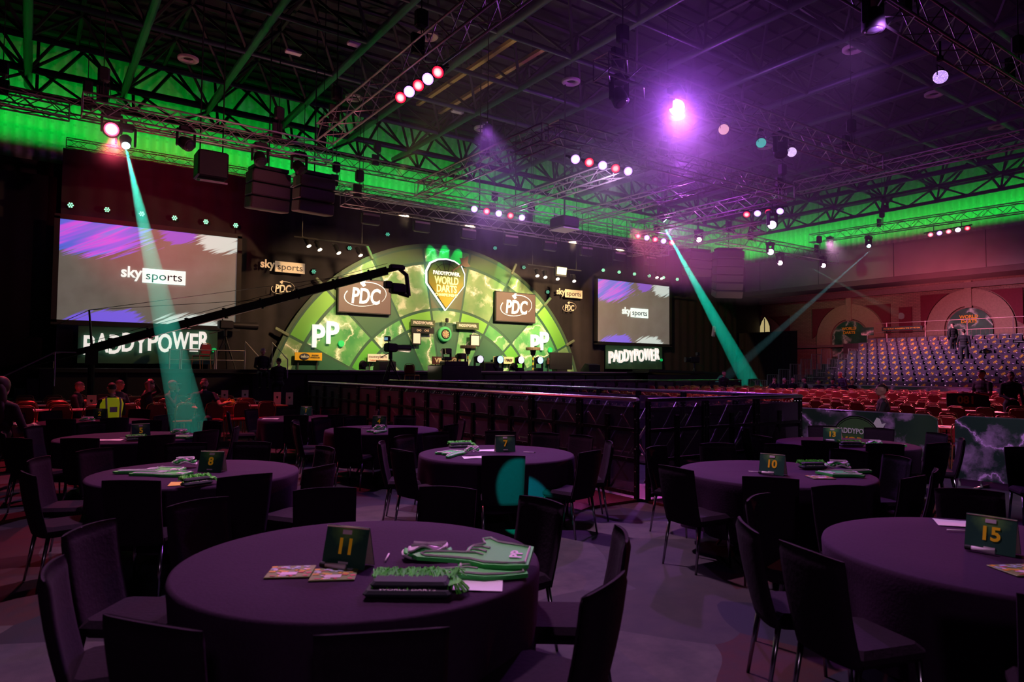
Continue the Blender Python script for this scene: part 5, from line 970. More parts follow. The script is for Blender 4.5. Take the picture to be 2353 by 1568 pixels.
# ================================================================== crowd barriers round the walk-on aisle
def mesh_panel_mat():
    m = bpy.data.materials.new('perforated_panel'); N = NT(m); vo = N.n('ShaderNodeTexVoronoi', Scale=42); vo.inputs['Randomness'].default_value = 0; N.link(N.coord(rot=(0, 0, R(0))), vo.inputs['Vector'])
    N.b.inputs['Base Color'].default_value = (.07, .045, .08, 1); N.b.inputs['Metallic'].default_value = .1; N.b.inputs['Roughness'].default_value = .5; N.b.inputs['Alpha'].default_value = .74
    return m
def worn_mat():
    m = bpy.data.materials.new('worn_black_steel'); N = NT(m); n = N.noise(N.coord(), 26, 6, .75); w = N.math('MULTIPLY', N.math('SUBTRACT', n, .60), 14, clamp=True)
    N.link(N.mix(w, (.012, .010, .014), (.45, .38, .42)), N.b.inputs['Base Color']); N.b.inputs['Roughness'].default_value = .38; N.b.inputs['Metallic'].default_value = .6; return m
M_PERF = mesh_panel_mat(); M_WORN = worn_mat(); M_BRACE = mat('galvanised_brace', (.6, .58, .6), .35, .6); M_PLATE = mat('tread_plate', (.24, .035, .05), .3, .7, var=.5, vscale=60, bump=.6)
def barrier_proto():
    """1.2 m wide; faces -y (the public), braces behind on +y"""
    t = thing('stage_barrier', '', 'crowd barrier'); L = 1.2; m = MB()
    for x in (.03, L-.03): m.rbox((x, 0, .68), (.06, .06, 1.36), .008)
    for z in (.10, .55, .95): m.box((L/2, 0, z), (L-.06, .05, .045))
    m.box((L/2, 0, .62), (.07, .045, 1.05)); m.build('frame', M_WORN, t)
    MB().tube((0, -.01, 1.36), (L, -.01, 1.36), .032, 8).build('top_rail', mat('polished_rail', (.42, .36, .42), .25, .9), t)
    MB().box((L/2, .02, .66), (L-.1, .008, 1.2)).build('mesh_panel', M_PERF, t)
    m = MB()
    for x in (.15, L-.35): m.tube((x, .03, 1.15), (x, .85, .08), .018, 6)
    m.build('brace', M_BRACE, t); MB().box((L/2, .45, .02), (L-.01, .95, .035)).build('back_base', M_WORN, t)
    m = MB(); m.box((L/2, -.42, .018), (L-.01, .84, .03)); m.prism([(-.84, .0), (-.84, .033), (-1.0, .0)][::-1], L-.01, rot=Matrix(((0, 0, 1), (1, 0, 0), (0, 1, 0))), c=(0, 0, 0)); m.build('tread_plate', M_PLATE, t)
    m = MB()
    for i in range(14): m.lathe([(.009, 0), (.004, .006)], 6, c=(.05+i*.085, -.03, 1.29), rot=CY)
    for z in (.2, .4, .7, 1.1):
        for x in (.03, L-.03): m.lathe([(.010, 0), (.005, .006)], 6, c=(x, -.032, z), rot=CY)
    m.build('rivets', M_BRACE, t)['kind'] = 'stuff'
    return Proto(t)
PB = barrier_proto()
for i in range(11): PB.place((6.72, 6.55+(i+1)*1.2+.0, 0), -PI/2, 'black crowd barrier, table side of the aisle, %s from the near corner' % (ORD[i]), 'barriers on the table side of the aisle')
for i in range(3): PB.place((6.76+i*1.2, 6.44, 0), 0, 'black riveted crowd barrier across the near end of the aisle, %s' % ('left', 'middle', 'right')[i], 'barriers across the near end of the aisle')
for i in range(13): PB.place((10.36, 6.5+i*1.2, 0), PI/2, 'black crowd barrier, far side of the aisle, %s from its near end' % ORD[i], 'barriers on the far side of the aisle')
for i in range(15): PB.place((10.6+i*1.2, 20.95, 0), 0, 'black crowd barrier in the row before the stage, %s from the left' % ORD[i], 'barriers in front of the stage')
# ================================================================== lightning banners on barriers
M_BAN = bolt_mat('banner_print', (.006, .026, .022), (.03, .07, .035), (.86, .45, 1), .9, 6.2, wid=.009, glow=.045, cloud=.6)
M_BAN2 = bolt_mat('banner_print_dark', (.005, .020, .028), (.014, .05, .03), (.78, .42, 1), .85, 23, wid=.009, glow=.045, cloud=.5)
def banner(p0, p1, lb, mt, logo):
    p0, p1 = Vector(p0), Vector(p1); d = p1-p0; L = d.length; rz = math.atan2(d.y, d.x); t = thing('banner_barrier', lb, 'barrier banner', p0, rz, 'lightning banners on the right')
    m = MB()
    def f(u, v):
        x = u*L; z = .12+v*.96; e = min(u, 1-u)*L
        if e < .12 and v > .85: z -= (.12-e)*.6
        return Vector((x, -.045-.012*math.sin(u*L*9+v*3)*(1-v*.6)-.015*math.sin(u*L*3.1), z))
    m.grid(f, 70, 12); m.grid(lambda u, v: Vector((u*L, -.045+v*.09, 1.08+.02*math.sin(v*PI)-(max(0, .12-min(u, 1-u)*L))*.6)), 70, 3); m.build('printed_fabric', mt, t, True)
    n = max(1, round(L/2.3)); m = MB()
    for i in range(n):
        a, b = i*L/n+.03, (i+1)*L/n-.03; m.path([(a, 0, .0), (a, 0, 1.0), (a+.08, 0, 1.06), (b-.08, 0, 1.06), (b, 0, 1.0), (b, 0, 0)], .02, 6); m.tube((a, 0, .16), (b, 0, .16), .015, 6)
        for x in (a+.3, b-.3): m.tube((x, -.28, .02), (x, .28, .02), .018, 6); m.tube((x, 0, .02), (x, 0, .2), .018, 6)
    m.build('steel_frame', M_BRACE, t)
    if logo:
        x = L*logo; q = [(.45*math.sin(R(a)), .45*math.cos(R(a))) for a in range(-90, 91, 15)]+[(.42, -.14), (.0, -.46), (-.42, -.14)]
        MB().prism(q, .006, rot=RX, c=(x, -.085, .56)).build('round_logo', mat('logo_green', (.06, .14, .05), .6), t)
        m = MB(); m.path([(x+a, -.095, .56+b) for a, b in q], .012, 4, closed=True); m.path([(x+a*.92, -.095, .56+b*.92) for a, b in q], .005, 4, closed=True); m.build('logo_outline', M_INK, t)
        text('PADDYPOWER', t, (x, -.10, .74), .125, M_WHITE, .003, .002, width=.72); text('WORLD', t, (x, -.10, .55), .22, mat('orange_print', (.9, .42, .03), .6), .008, .002, width=.76); text('DARTS', t, (x, -.10, .36), .19, MATS['orange_print'], .008, .002, width=.62)
        MB().prism([(.0, 0), (.06, .10), (.11, .08), (.14, .0), (.21, .02), (.16, -.07), (.19, -.14), (.08, -.10)], .008, rot=RX, c=(x+.30, -.10, .90)).build('dart_flight', M_WHITE, t)
banner((11.85, 8.15, 0), (11.75, 4.95, 0), 'green lightning banner with a round logo and orange letters, right of the barriers', M_BAN, .60)
banner((11.95, 4.78, 0), (12.0, 1.6, 0), 'darker lightning banner without a logo at the right edge', M_BAN2, 0)
# ================================================================== red chair blocks with trestle tables
def trestle(name='trestle_table'):
    t = thing(name, '', 'long table'); MB().rbox((0, 0, .72), (.68, 1.80, .03), .008).build('tabletop', M_WOODRED, t)
    for s in (-1, 1): MB().tube((-.26, s*.7, .7), (-.26, s*.75, 0), .014, 5).tube((.26, s*.7, .7), (.26, s*.75, 0), .014, 5).tube((-.26, s*.74, .2), (.26, s*.74, .2), .012, 5).build('leg_pair', M_DARKMETAL, t)
    return Proto(t)
PTR = trestle()
RISE = [0, 0, .12, .12, .26, .26, .26]
def red_block(xs, y0, y1, zb, where, lim, rowname, lying=True, skip=()):
    rnd = random.Random(4); n = 0; tabs = int((y1-y0)/1.86)
    for i, x in enumerate(xs):
        if zb is None: zc = RISE[i]
        else: zc = zb
        for j in range(tabs):
            PTR.place((x, y0+.93+j*1.86, zc), 0, 'long red-brown table in the %s %s, %s from its near end' % (ORD[i], rowname, ORD[j]), 'trestle tables '+where)
            for q in range(3):
                if rnd.random() < .8:
                    LEAF.append((x+rnd.uniform(-.2, .2), y0+.93+j*1.86+rnd.uniform(-.7, .7), zc+.737, rnd.uniform(0, 3), i, where, j))
        for s in (-1, 1):
            k = 0
            y = y0+.30
            while y < y1-.2:
                if (round(x, 1), s, k) not in skip: REDS.append((x+s*(.55+rnd.uniform(-.05, .07)), y+rnd.uniform(-.05, .05), zc, (PI/2 if s > 0 else -PI/2)+rnd.uniform(-.12, .12), i, where, rowname, s, k))
                y += .60; k += 1
REDS = []; LEAF = []
struct(MB().box((1.6, 19.2, .06), (8.4, 6.3, .12)).build('floor_riser', mat('dark_riser', (.05, .03, .03), .8)))
PTR2 = None
LY = [17.05, 19.25, 21.2]
for i, y in enumerate(LY):
    for j in range(4):
        PTR.place((-1.3+j*1.86, y, .12), PI/2, 'long red-brown table, left block, %s row back, %s from the left' % (ORD[i], ORD[j]), 'trestle tables in the left block')
        for q in range(4): LEAF.append((-1.3+j*1.86+random.Random(i*9+j*3+q).uniform(-.8, .8), y+random.Random(i+j*5+q).uniform(-.22, .22), .12+.737, q*.9, i, 'left block', j))
    for s_ in (-1, 1):
        for k in range(13):
            x = -2.3+k*.57
            if i == 0 and ((s_ < 0 and k in (7,)) or (s_ > 0 and k in (8,))): pass
            REDS.append((x+random.Random(k+i*31+s_).uniform(-.06, .06), y+s_*(.60+.06*math.sin(k*2.1)), .12, (0 if s_ < 0 else PI)+random.Random(k*3+i).uniform(-.12, .12), i, 'in the left block before the stage', 'table row of the left block', s_, k))
RXS = [14.4+2.15*i for i in range(7)]
struct(MB().box((22.72, 12.6, .06), (13.0, 18.0, .12)).build('floor_riser_2', MATS['dark_riser'])); struct(MB().box((25.3, 12.6, .19), (7.6, 18.0, .14)).build('floor_riser_3', MATS['dark_riser']))
red_block(RXS, 4.4, 21.4, None, 'in the right block behind the banners', 0, 'table row behind banners')
REDS.sort(key=lambda r: math.hypot(r[0], r[1]))
def in_view(r):
    q = np.array([r[0], r[1], .8-EYE]); z = q @ _f
    return z > 1 and abs(q @ _r)/z*FPX < W/2+40
vis = [r for r in REDS if in_view(r)]
for r in vis[:300]:
    P_RED.place(r[:3], r[3], ('red chair, %s side of %s %s, %s from %s' % ((('near' if r[7] < 0 else 'far') if 'left block' in r[6] else ('left' if r[7] < 0 else 'right')), ORD[r[4]], r[6], ORD[r[8]], 'the left' if 'left block' in r[6] else 'near end')), 'red chairs, %s %s %s' % (ORD[r[4]], r[6], r[5]))
if len(vis) > 300:
    src = [c.data for c in P_RED.root.children]; V = []; F = []; MI = []
    base = MB()
    for me in src:
        base.cur = 0 if me.materials[0] == M_REDPAD else 1; base.add([v.co for v in me.vertices], [tuple(p.vertices) for p in me.polygons])
    big = MB(); bv = np.array(base.v)
    for r in vis[300:]:
        c, s = math.cos(r[3]), math.sin(r[3]); w = bv @ np.array([[c, s, 0], [-s, c, 0], [0, 0, 1]])+np.array(r[:3]); k = len(big.v); big.v += [tuple(q) for q in w]; big.f += [tuple(i+k for i in f) for f in base.f]; big.m += base.m
    tag(big.build('far_stacking_chairs', [M_REDPAD, M_REDFRAME], None, True), 'mass of distant red chairs at the back of the right block', 'chairs', kind='stuff')
pm = [MB().box((0, 0, .002), (.21, .3, .004)).mesh('paper_pad', M_WHITE), MB().box((0, 0, .004), (.15, .2, .008)).mesh('paper_pad', M_PINKW), MB().box((0, 0, .003), (.2, .26, .006)).mesh('paper_pad', mat('green_paper', (.2, .4, .16), .6))]
for x, y, z, a, i, where, jj in LEAF:
    tag(put('paper_pad', pm[int(a*7) % 3], None, (x, y, z), (0, 0, a)), 'paper on the %s table from the %s, %s row, %s' % (ORD[jj], 'left' if 'left' in where else 'near end', ORD[i], where.replace('in the ', '').replace('behind the banners', '')), 'paper', 'papers on the trestle tables, %s row %s' % (ORD[i], where))
# white upright menu cards on the left block
def menu(px, Y, lb):
    p = onY(px, 915, Y); t = thing('menu_card', lb, 'menu card', (p.x, Y, .12+.736), -.25, 'white upright menu cards'); MB().box((0, -.03, .15), (.17, .004, .30)).box((.07, .02, .15), (.004, .1, .30)).build('card', M_WHITE, t)
    MB().prism([(0, -.035), (.025, 0), (.02, .03), (-.02, .03), (-.025, 0)], .002, rot=RX, c=(0, -.033, .17)).build('shield_print', M_INK, t)
for px, Y, lb in ((211, 16.9, 'leftmost white menu card on the long tables'), (447, 16.9, 'white menu card in front of the bearded man, left of two'), (455, 17.3, 'white menu card behind another, near the bearded man'), (516, 19.2, 'white menu card right of the bearded man'), (563, 19.2, 'white menu card between the bearded man and the barrier'), (637, 17.25, 'white menu card just left of the aisle barrier, far one'), (665, 16.95, 'white menu card nearest the aisle barrier')): menu(px, Y, lb)
# small tent cards on the red tables at the right
for px, py, lb in ((1733, 880, 'large pale green printed card lit by the right teal beam'),):
    p = onY(px, py, 22.4); t = tag(MB().box((0, 0, 0), (1.0, .04, .42)).build('printed_card', bolt_mat('card_print', (.05, .2, .1), (.12, .35, .2), (.8, 1, .8), 2.5, 2), None, loc=p), lb, 'printed board'); MB().box((0, .02, -p.z/2-.1), (.04, .04, p.z-.2)).build('post', M_BLACK, t)
# ================================================================== tiered stand with 180 cards
M_SEATPL = mat('dark_plastic_seat', (.04, .03, .055), .25, var=.1)
def stand_seat(ang=-28, dy=.02, word='180', sz=.115):
    t = thing('stadium_chair', '', 'stand seat'); m = MB()      # faces -x
    m.grid(lambda u, v: Vector((.16+.05*v+.02*math.sin(PI*u), (u-.5)*.44, .10+.42*v-.02*(2*u-1)**2)), 6, 5); m.grid(lambda u, v: Vector((.20+.05*v+.02*math.sin(PI*u), (u-.5)*.44, .10+.42*v-.02*(2*u-1)**2)), 6, 5)
    m.box((-.02, 0, .12), (.36, .42, .04)); m.build('seat_shell', M_SEATPL, t, True); MB().box((.1, -.2, 0), (.05, .03, .2)).box((.1, .2, 0), (.05, .03, .2)).build('bracket', M_DARKMETAL, t)
    c = MB(); c.rbox((.135, .0, .34), (.008, .42, .30), .004, None); c.build('printed_card', mat('card_dark', (.085, .055, .10), .22), t)
    text(word, t, (.125, dy, .36), sz, mat('seat_digits', (.75, .42, .02), .6), .004, .001, rot=(PI/2, R(ang), -PI/2), name='digits'); MB().box((.12, -dy*2, .29), (.004, .07, .03), Matrix.Rotation(.5, 3, 'X')).build('printed_flash', mat('lilac_flash', (.7, .5, .8), .4), t); return Proto(t)
PSS = [stand_seat(), stand_seat(-45, -.05, '180', .12), stand_seat(30, .06, '18', .12), stand_seat(-12, -.02, '80', .13)]; NR = 10; X0, ZR0 = 30.0, .92
stand = thing('tiered_stand', 'stepped seating stand carrying rows of numbered seats by the brick wall', 'seating stand', (X0-.45, 0, 0)); m = MB()
for k in range(NR): m.box((.43+k*.86+.0, 12.0, (ZR0-.1+k*.25)/2+.0), (.86, 14.5, ZR0-.1+k*.25))
m.box((.43+NR*.86+.6, 12.0, (ZR0+NR*.25)/2), (2.2, 18, ZR0+NR*.25)); m.build('steps', mat('stand_deck', (.06, .045, .06), .8), stand)
m = MB()
for k in range(NR): m.tube((k*.86+.2, 5, ZR0+.34+k*.25-.25), (k*.86+.2, 19.2, ZR0+.34+k*.25-.25), .015, 4)
m.build('row_rails', M_ALU, stand)
RZ = ['lowest', 'second', 'third', 'fourth', 'fifth', 'sixth', 'seventh', 'eighth', 'ninth', 'highest']
for k in range(NR):
    yl = 17.9+.18*k-(.0)
    for i in range(16 if k < 8 else 14):
        y = yl-.52*i-(.26 if k % 2 else 0)
        PSS[(i*7+k*3+i*i) % 4].place((X0+k*.86, y, ZR0-.02+k*.25), 0, 'dark seat with yellow-numbered card, %s row of stand, %s from the stairs' % (RZ[k], ORD[i]), 'numbered seats in the %s row of the tiered stand' % RZ[k])
t = thing('stand_banner', 'lightning banner strip along the foot of the tiered stand', 'banner', (X0-.6, 0, 0)); m = MB(); m.grid(lambda u, v: Vector((-.0+.01*math.sin(u*60), 18.3-u*12, .25+v*.95)), 80, 2); m.build('printed_fabric', bolt_mat('stand_banner_print', (.03, .16, .06), (.10, .30, .12), (.95, .75, .85), .9, 31, wid=.016, glow=.14), t, True); MB().tube((.02, 18.3, 1.22), (.02, 6.3, 1.22), .02, 5).build('top_rail', M_ALU, t)
t = thing('stand_stairs', 'steel steps with barred handrails climbing the left side of the tiered stand', 'stairs', (X0, 19.6, 0)); m = MB()
for k in range(9): m.box((k*.86, .5, (.25+k*.28)/2), (.86, 1.5, .25+k*.28))
m.build('treads', M_DARKMETAL, t)
for s, y in ((0, 1.25), (1, -.25)):
    m = MB()
    for k in range(7):
        z = .25+k*.28; x = -.4+k*1.0; m.path([(x, y, z), (x, y, z+1.1), (x+.9, y, z+1.1), (x+.9, y, z)], .022, 5)
        for q in range(1, 6): m.tube((x+q*.15, y, z), (x+q*.15, y, z+1.1), .010, 4)
    m.build('handrail', M_ALU, t)
t = thing('stand_back_rail', 'steel guard rail along the top of the tiered stand', 'guard rail', (39.0, 0, ZR0+NR*.25)); m = MB()
for y in range(5, 20, 2): m.tube((0, y, 0), (0, y, 1.15), .03, 5)
for z in (.15, .6, 1.12): m.tube((0, 4, z), (0, 19.6, z), .022, 5)
for q in range(70): m.tube((0, 5+q*.2, .15), (0, 5+q*.2, .6), .008, 3)
m.build('rails', mat('rusty_rail', (.35, .22, .22), .5, .5), t)
p = onX(2072, 755, 38.6); t = thing('slogan_board', 'long thin black board with tiny yellow writing on the stand back rail', 'sign', p); MB().box((0, 0, 0), (.05, 2.1, .22)).build('board', M_INK, t); text("IT'S THE MOST WONDERFUL TIME OF THE YEAR", t, (-.03, 0, 0), .1, M_YEL, 0, .001, rot=(PI/2, 0, -PI/2), width=1.9)
t = thing('stand_screen', 'small dark notice board below the left brick arch', 'notice board', onX(1993, 762, 38.9)); MB().box((0, 0, 0), (.05, .7, .45)).box((0, 0, -.4), (.04, .04, .5)).build('board', M_BOLT_DK, t)
# ================================================================== people
PEOPLE = []
M_EYE = mat('eye_dark', (.02, .015, .015), .3)
def person(x, y, z, rz, label, pose='sit', top=(.03, .03, .04), legs=(.02, .02, .03), hair=M_HAIR, skin=M_SKIN, arms='down', lean=0.0, headdown=0.0, headturn=0.0, long_hair=False, cap=None, vest=False, sleeves=True, beard=False, s=1.0):
    """front is +y. Capsules and ellipsoids fused into one surface by a voxel remesh."""
    P = []   # (kind, p0, p1, r0, r1, mat)
    V = Vector; hipz = .52 if pose == 'sit' else .93
    tm = 1; lm = 2; sm = 0; am = tm if sleeves else sm
    def L(p): # lean the upper body about the hips
        q = V(p)-V((0, 0, hipz)); c, s_ = math.cos(lean), math.sin(lean); return V((q.x, q.y*c+q.z*s_, hipz+q.z*c-q.y*s_))
    def cap_(a, b, r0, r1, m): P.append(('c', V(a), V(b), r0, r1, m))
    def el(c, d, m): P.append(('e', V(c), V(d), 0, 0, m))
    for zz, rx, ry in ((.02, .165, .12), (.14, .150, .108), (.27, .165, .115), (.38, .185, .12), (.46, .18, .10)): el(L((0, 0, hipz+zz)), (rx, ry, .11), tm if zz > .05 else lm)
    nk = L((0, -.005, hipz+.56)); cap_(L((0, -.01, hipz+.48)), nk, .065, .055, sm); cap_(L((-.13, 0, hipz+.47)), L((.13, 0, hipz+.47)), .068, .068, tm)
    hc = L((0, .02+.05*headdown, hipz+.715-.02*headdown)); HR = Matrix.Rotation(headturn, 3, 'Z') @ Matrix.Rotation(-.6*headdown-lean*.4, 3, 'X')
    def Hh(p): return hc+HR @ V(p)
    el(hc, (.076, .095, .105), sm); el(Hh((0, .025, -.055)), (.058, .068, .06), sm)
    cap_(Hh((0, .085, .0)), Hh((0, .112, -.028)), .010, .014, sm); el(Hh((0, .088, -.062)), (.024, .012, .011), sm); el(Hh((0, .083, .025)), (.05, .016, .012), sm)
    for q in (-1, 1): el(Hh((q*.078, -.005, -.01)), (.012, .022, .03), sm)
    def hand(w, d, palm):
        w = V(w); d = V(d).normalized(); side = d.cross(V(palm)).normalized(); cap_(w, w+d*.03, .026, .028, sm); el(w+d*.06, (.036, .036, .036), sm)
        for i, (o, ln) in enumerate(((-.027, .066), (-.009, .076), (.009, .072), (.027, .056))):
            a = w+d*.085+side*o; b = a+d*ln*.5; cap_(a, b, .0095, .009, sm); cap_(b, b+(d*.7+V(palm)*.5).normalized()*ln*.5, .009, .0075, sm)
        a = w+d*.035-side*.035; cap_(a, a+(d*.7-side*.7).normalized()*.055, .011, .009, sm)
    for q in (-1, 1):
        sh = L((q*.185, 0, hipz+.465)); mode = arms if isinstance(arms, str) else arms[0 if q < 0 else 1]
        if mode == 'down': el_, wr = L((q*.24, -.02, hipz+.20)), L((q*.25, .05, hipz-.04)); hd = V((0, .1, -1))
        elif mode == 'table': el_, wr = L((q*.24, .10, hipz+.20)), L((q*.15, .34, hipz+.22)); hd = V((-q*.5, 1, 0))
        elif mode == 'lap': el_, wr = L((q*.23, .03, hipz+.20)), L((q*.09, .24, hipz+.12)); hd = V((-q*.6, .7, 0))
        elif mode == 'head': el_, wr = L((q*.33, .16, hipz+.56)), hc+V((q*.115, .02, .10)); hd = V((-q*1, -.2, .25))
        elif mode == 'face': el_, wr = L((q*.22, .20, hipz+.26)), Hh((q*.05, .14, -.15)); hd = V((-q*.3, -.25, 1))
        elif mode == 'out': el_, wr = L((q*.34, .18, hipz+.26)), L((q*.50, .36, hipz+.30)); hd = V((q*.5, .8, .3))
        elif mode == 'carry': el_, wr = L((q*.23, .05, hipz+.20)), L((q*.20, .36, hipz+.24)); hd = V((0, 1, .2))
        cap_(sh, el_, .056, .044, am); mid = V(el_).lerp(V(wr), .92); cap_(el_, mid, .043, .030, am if sleeves else sm); cap_(mid, wr, .028, .026, sm); hand(wr, hd, V((0, 0, -1)) if mode not in ('down',) else V((-q, 0, 0)))
        if not sleeves: cap_(sh, V(sh).lerp(V(el_), .55), .064, .060, tm)
    for q in (-1, 1):
        hp = V((q*.095, 0, hipz-.02))
        if pose == 'sit': kn, an = V((q*.12, .44, .50)), V((q*.12, .42, .09))
        else: kn, an = V((q*.105, .03, .50)), V((q*.12, -.02, .09))
        cap_(hp, kn, .088, .058, lm); cap_(kn, an, .056, .040, lm); cap_(an+V((0, -.02, -.04)), an+V((0, .16, -.055)), .042, .034, 3)
    # proxy union
    m = MB()
    for k, a, b, r0, r1, mm in P:
        if k == 'e': m.ell(a, b, 14, 9)
        else:
            m.ell(a, (r0,)*3, 10, 7); m.ell(b, (r1,)*3, 10, 7); m.path([a, a.lerp(b, .5), b], r0, 10, r1)
    me = m.mesh('body', M_SKIN); o = bpy.data.objects.new('body', me); COL.objects.link(o)
    rm = o.modifiers.new('r', 'REMESH'); rm.mode = 'VOXEL'; rm.voxel_size = .0125; sm_ = o.modifiers.new('s', 'SMOOTH'); sm_.factor = .5; sm_.iterations = 2
    mt = [skin, mat('top_%02d%02d%02d' % tuple(int(c*99) for c in top), top, .8, var=.2), mat('legs_%02d%02d%02d' % tuple(int(c*99) for c in legs), legs, .8), mat('shoes', (.02, .02, .02), .5)]
    root = thing('person', label, 'person', (x, y, z), rz); root.scale = (s, s, s)
    # hair, cap, beard, vest as children
    h = MB()
    if long_hair:
        h.ell(Hh((0, -.02, .02)), (.098, .112, .115), 16, 10); h.ell(Hh((0, -.075, -.12)), (.125, .08, .20), 14, 9); h.ell(Hh((0, -.10, -.30)), (.14, .07, .22), 14, 9)
    elif cap is None:
        vs = MB(); vs.ell((0, 0, 0), (.084, .104, .106), 18, 12); keep = [f for f in vs.f if all(vs.v[i][2] > .035-.6*max(0, -vs.v[i][1]-.01)*1.6 or vs.v[i][1] < -.045 and vs.v[i][2] > -.05 for i in f)]
        h.add([Hh((v[0], v[1]-.008, v[2]+.006)) for v in vs.v], keep)
    if h.v: h.build('hair', hair, root, True)
    if cap is not None:
        c = MB(); vs = MB(); vs.ell((0, 0, 0), (.086, .106, .100), 18, 12); c.add([Hh((v[0], v[1]-.004, v[2]+.014)) for v in vs.v], [f for f in vs.f if all(vs.v[i][2] > .01 for i in f)]); c.box(Hh((0, .12, .03)), (.13, .09, .008), HR); c.build('cap', cap, root)
    if beard: b = MB(); b.ell(Hh((0, .045, -.078)), (.06, .058, .048), 12, 8); b.build('beard', M_HAIRB, root, True)
    e = MB()
    for q in (-1, 1): e.ell(Hh((q*.032, .084, .006)), (.012, .008, .007), 8, 5)
    e.build('eyes', M_EYE, root)
    if vest:
        v_ = MB()
        for zz, rx, ry in ((.10, .178, .135), (.20, .182, .138), (.30, .20, .142), (.40, .215, .146), (.50, .19, .12), (.53, .12, .09)): v_.v += [tuple(L((rx*math.cos(2*PI*i/20), ry*math.sin(2*PI*i/20), hipz+zz))) for i in range(20)]
        v_.add([], [])
        for j in range(5):
            for i in range(20): v_.f.append((j*20+i, j*20+(i+1) % 20, (j+1)*20+(i+1) % 20, (j+1)*20+i)); v_.m.append(0)
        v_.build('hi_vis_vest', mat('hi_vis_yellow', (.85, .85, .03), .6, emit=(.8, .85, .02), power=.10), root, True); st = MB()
        for q in (-.12, .12): st.path([L((q, -.150, hipz+.12)), L((q, -.152, hipz+.3)), L((q*1.05, -.150, hipz+.42)), L((q, -.10, hipz+.53))], .018, 4)
        st.box(L((0, -.150, hipz+.30)), (.13, .01, .10)); st.build('reflective_strips', mat('reflective_grey', (.5, .4, .55), .4), root)
    PEOPLE.append((o, P, mt, root)); return root
LZ = .12
def seated(px, py, z, zfloor, rz, label, **k):
    """seat a person so the top of the head meets the given ray at depth z"""
    d = _ray(px, py); p = Vector(d)*z; hz = EYE+p.z-zfloor; person(p.x, p.y, zfloor, rz, label, s=hz/1.35 if k.get('pose', 'sit') == 'sit' else hz/1.76, **k); return p
A_TO_CAM = lambda px: math.radians(0)
seated(2, 868, 9.8, 0, -.7, 'person with long reddish hair cut by the left edge, back half turned', long_hair=True, hair=mat('auburn_hair', (.06, .014, .01), .6, var=.4, vscale=60), top=(.05, .02, .03), arms='table')
seated(178, 876, 14.9, LZ, -1.9, 'person in a black jacket looking down, left of the yellow vest', headdown=.5, arms='table', top=(.015, .012, .018))
seated(258, 879, 13.3, LZ, .15, 'person in a yellow hi-vis vest seen from behind', vest=True, top=(.02, .02, .03), hair=M_HAIRB, arms='table')
seated(273, 872, 15.0, LZ, -2.4, 'dark-haired person just behind the yellow vest', top=(.03, .03, .06), arms='table', headdown=.3)
seated(338, 873, 14.8, LZ, -2.0, 'person in black holding both hands to the head', arms='head', headdown=.7, top=(.012, .01, .012))
seated(395, 873, 15.2, LZ, -2.2, 'person in a cap resting a hand against the face', arms=('table', 'face'), cap=mat('grey_cap', (.2, .2, .22), .8), top=(.06, .03, .09))
seated(470, 869, 15.2, LZ, 2.85, 'bearded person in a dark T-shirt facing the camera with one arm out', arms=('out', 'table'), beard=True, hair=M_HAIRB, top=(.02, .025, .05), sleeves=False)
seated(604, 799, 23.0, 1.05, 3.0, 'person in black sitting at the left end of the stage looking down', arms='lap', headdown=.7, top=(.012, .012, .014), hair=M_HAIRG)
seated(641, 822, 22.4, .72, -.2, 'person in black sitting below the stage with the back turned', arms='lap', top=(.012, .012, .014), headdown=.2)
seated(2028, 882, 14.2, 0, .55, 'person in black sitting among the red chairs with the back turned', arms='table', top=(.012, .012, .014), hair=M_HAIRB) if 0 else seated(2028, 882, 14.2, 0, .55, 'person in black sitting among the red chairs with the back turned', arms='table', top=(.012, .012, .014), hair=M_HAIRB)
p = seated(2257, 849, 17.0, .12, 1.25, 'person in a black T-shirt standing in profile and carrying a dark board', pose='stand', arms='carry', top=(.012, .012, .014), sleeves=False, headdown=.2)
t = thing('carried_board', 'dark board with the gold numerals 180 reversed, carried by the standing person', 'board', (p.x-.50, p.y+.18, .98), 1.0 if 0 else 0.0); t.rotation_euler = (0, 0, -.9)
MB().rbox((0, 0, .12), (.85, .03, .34), .01).build('panel', M_INK, t); text('180', t, (0, .022 if 0 else -.022, .12), .26, mat('gold_numerals', (.45, .28, .06), .5), .008, .002).scale = (-1, 1, 1)
seated(2322, 853, 17.0, .12, 2.2, 'person with dark hair in a black jacket standing at the right edge', pose='stand', top=(.012, .012, .014), skin=M_SKIN2, arms=('down', 'lap'))
seated(1942, 852, 26.5, .26, 1.2, 'person in a navy suit standing and bending by the foot of the stand', pose='stand', lean=.35, top=(.03, .03, .08), arms='carry', hair=M_HAIRG)
for i, (px, py, lb, hr) in enumerate(((1780, 866, 'dark-clothed distant person taking a photo, leftmost at the foot of the stand', M_HAIR), (1801, 868, 'distant seated person with pale hair at the foot of the stand', M_HAIRG), (1821, 866, 'distant seated person facing the camera beside the stand stairs', M_HAIR), (1850, 867, 'distant seated person in black turned away by the stand stairs', M_HAIR), (1881, 871, 'distant seated person bending low left of the suited person', M_HAIR), (1913, 870, 'distant seated person in black just left of the suited person', M_HAIR), (1957, 871, 'distant seated person just right of the suited person', M_HAIR))):
    seated(px, py, 28.5, .26, [1.9, 2.9, 2.9, .5, 2.2, 1.9, 2.6][i], lb, hair=hr, top=(.02, .018, .03), arms='face' if i == 0 else 'table', headdown=.3)
seated(2189, 742, 32.7, ZR0-.1+.25*7, -.5, 'dark figure standing at the top of the tiered stand, left one', pose='stand', top=(.012, .012, .014))
seated(2214, 756, 30.8, ZR0-.1+.25*5, -1.4, 'dark figure standing on the upper rows of the tiered stand, right one', pose='stand', top=(.012, .012, .014))
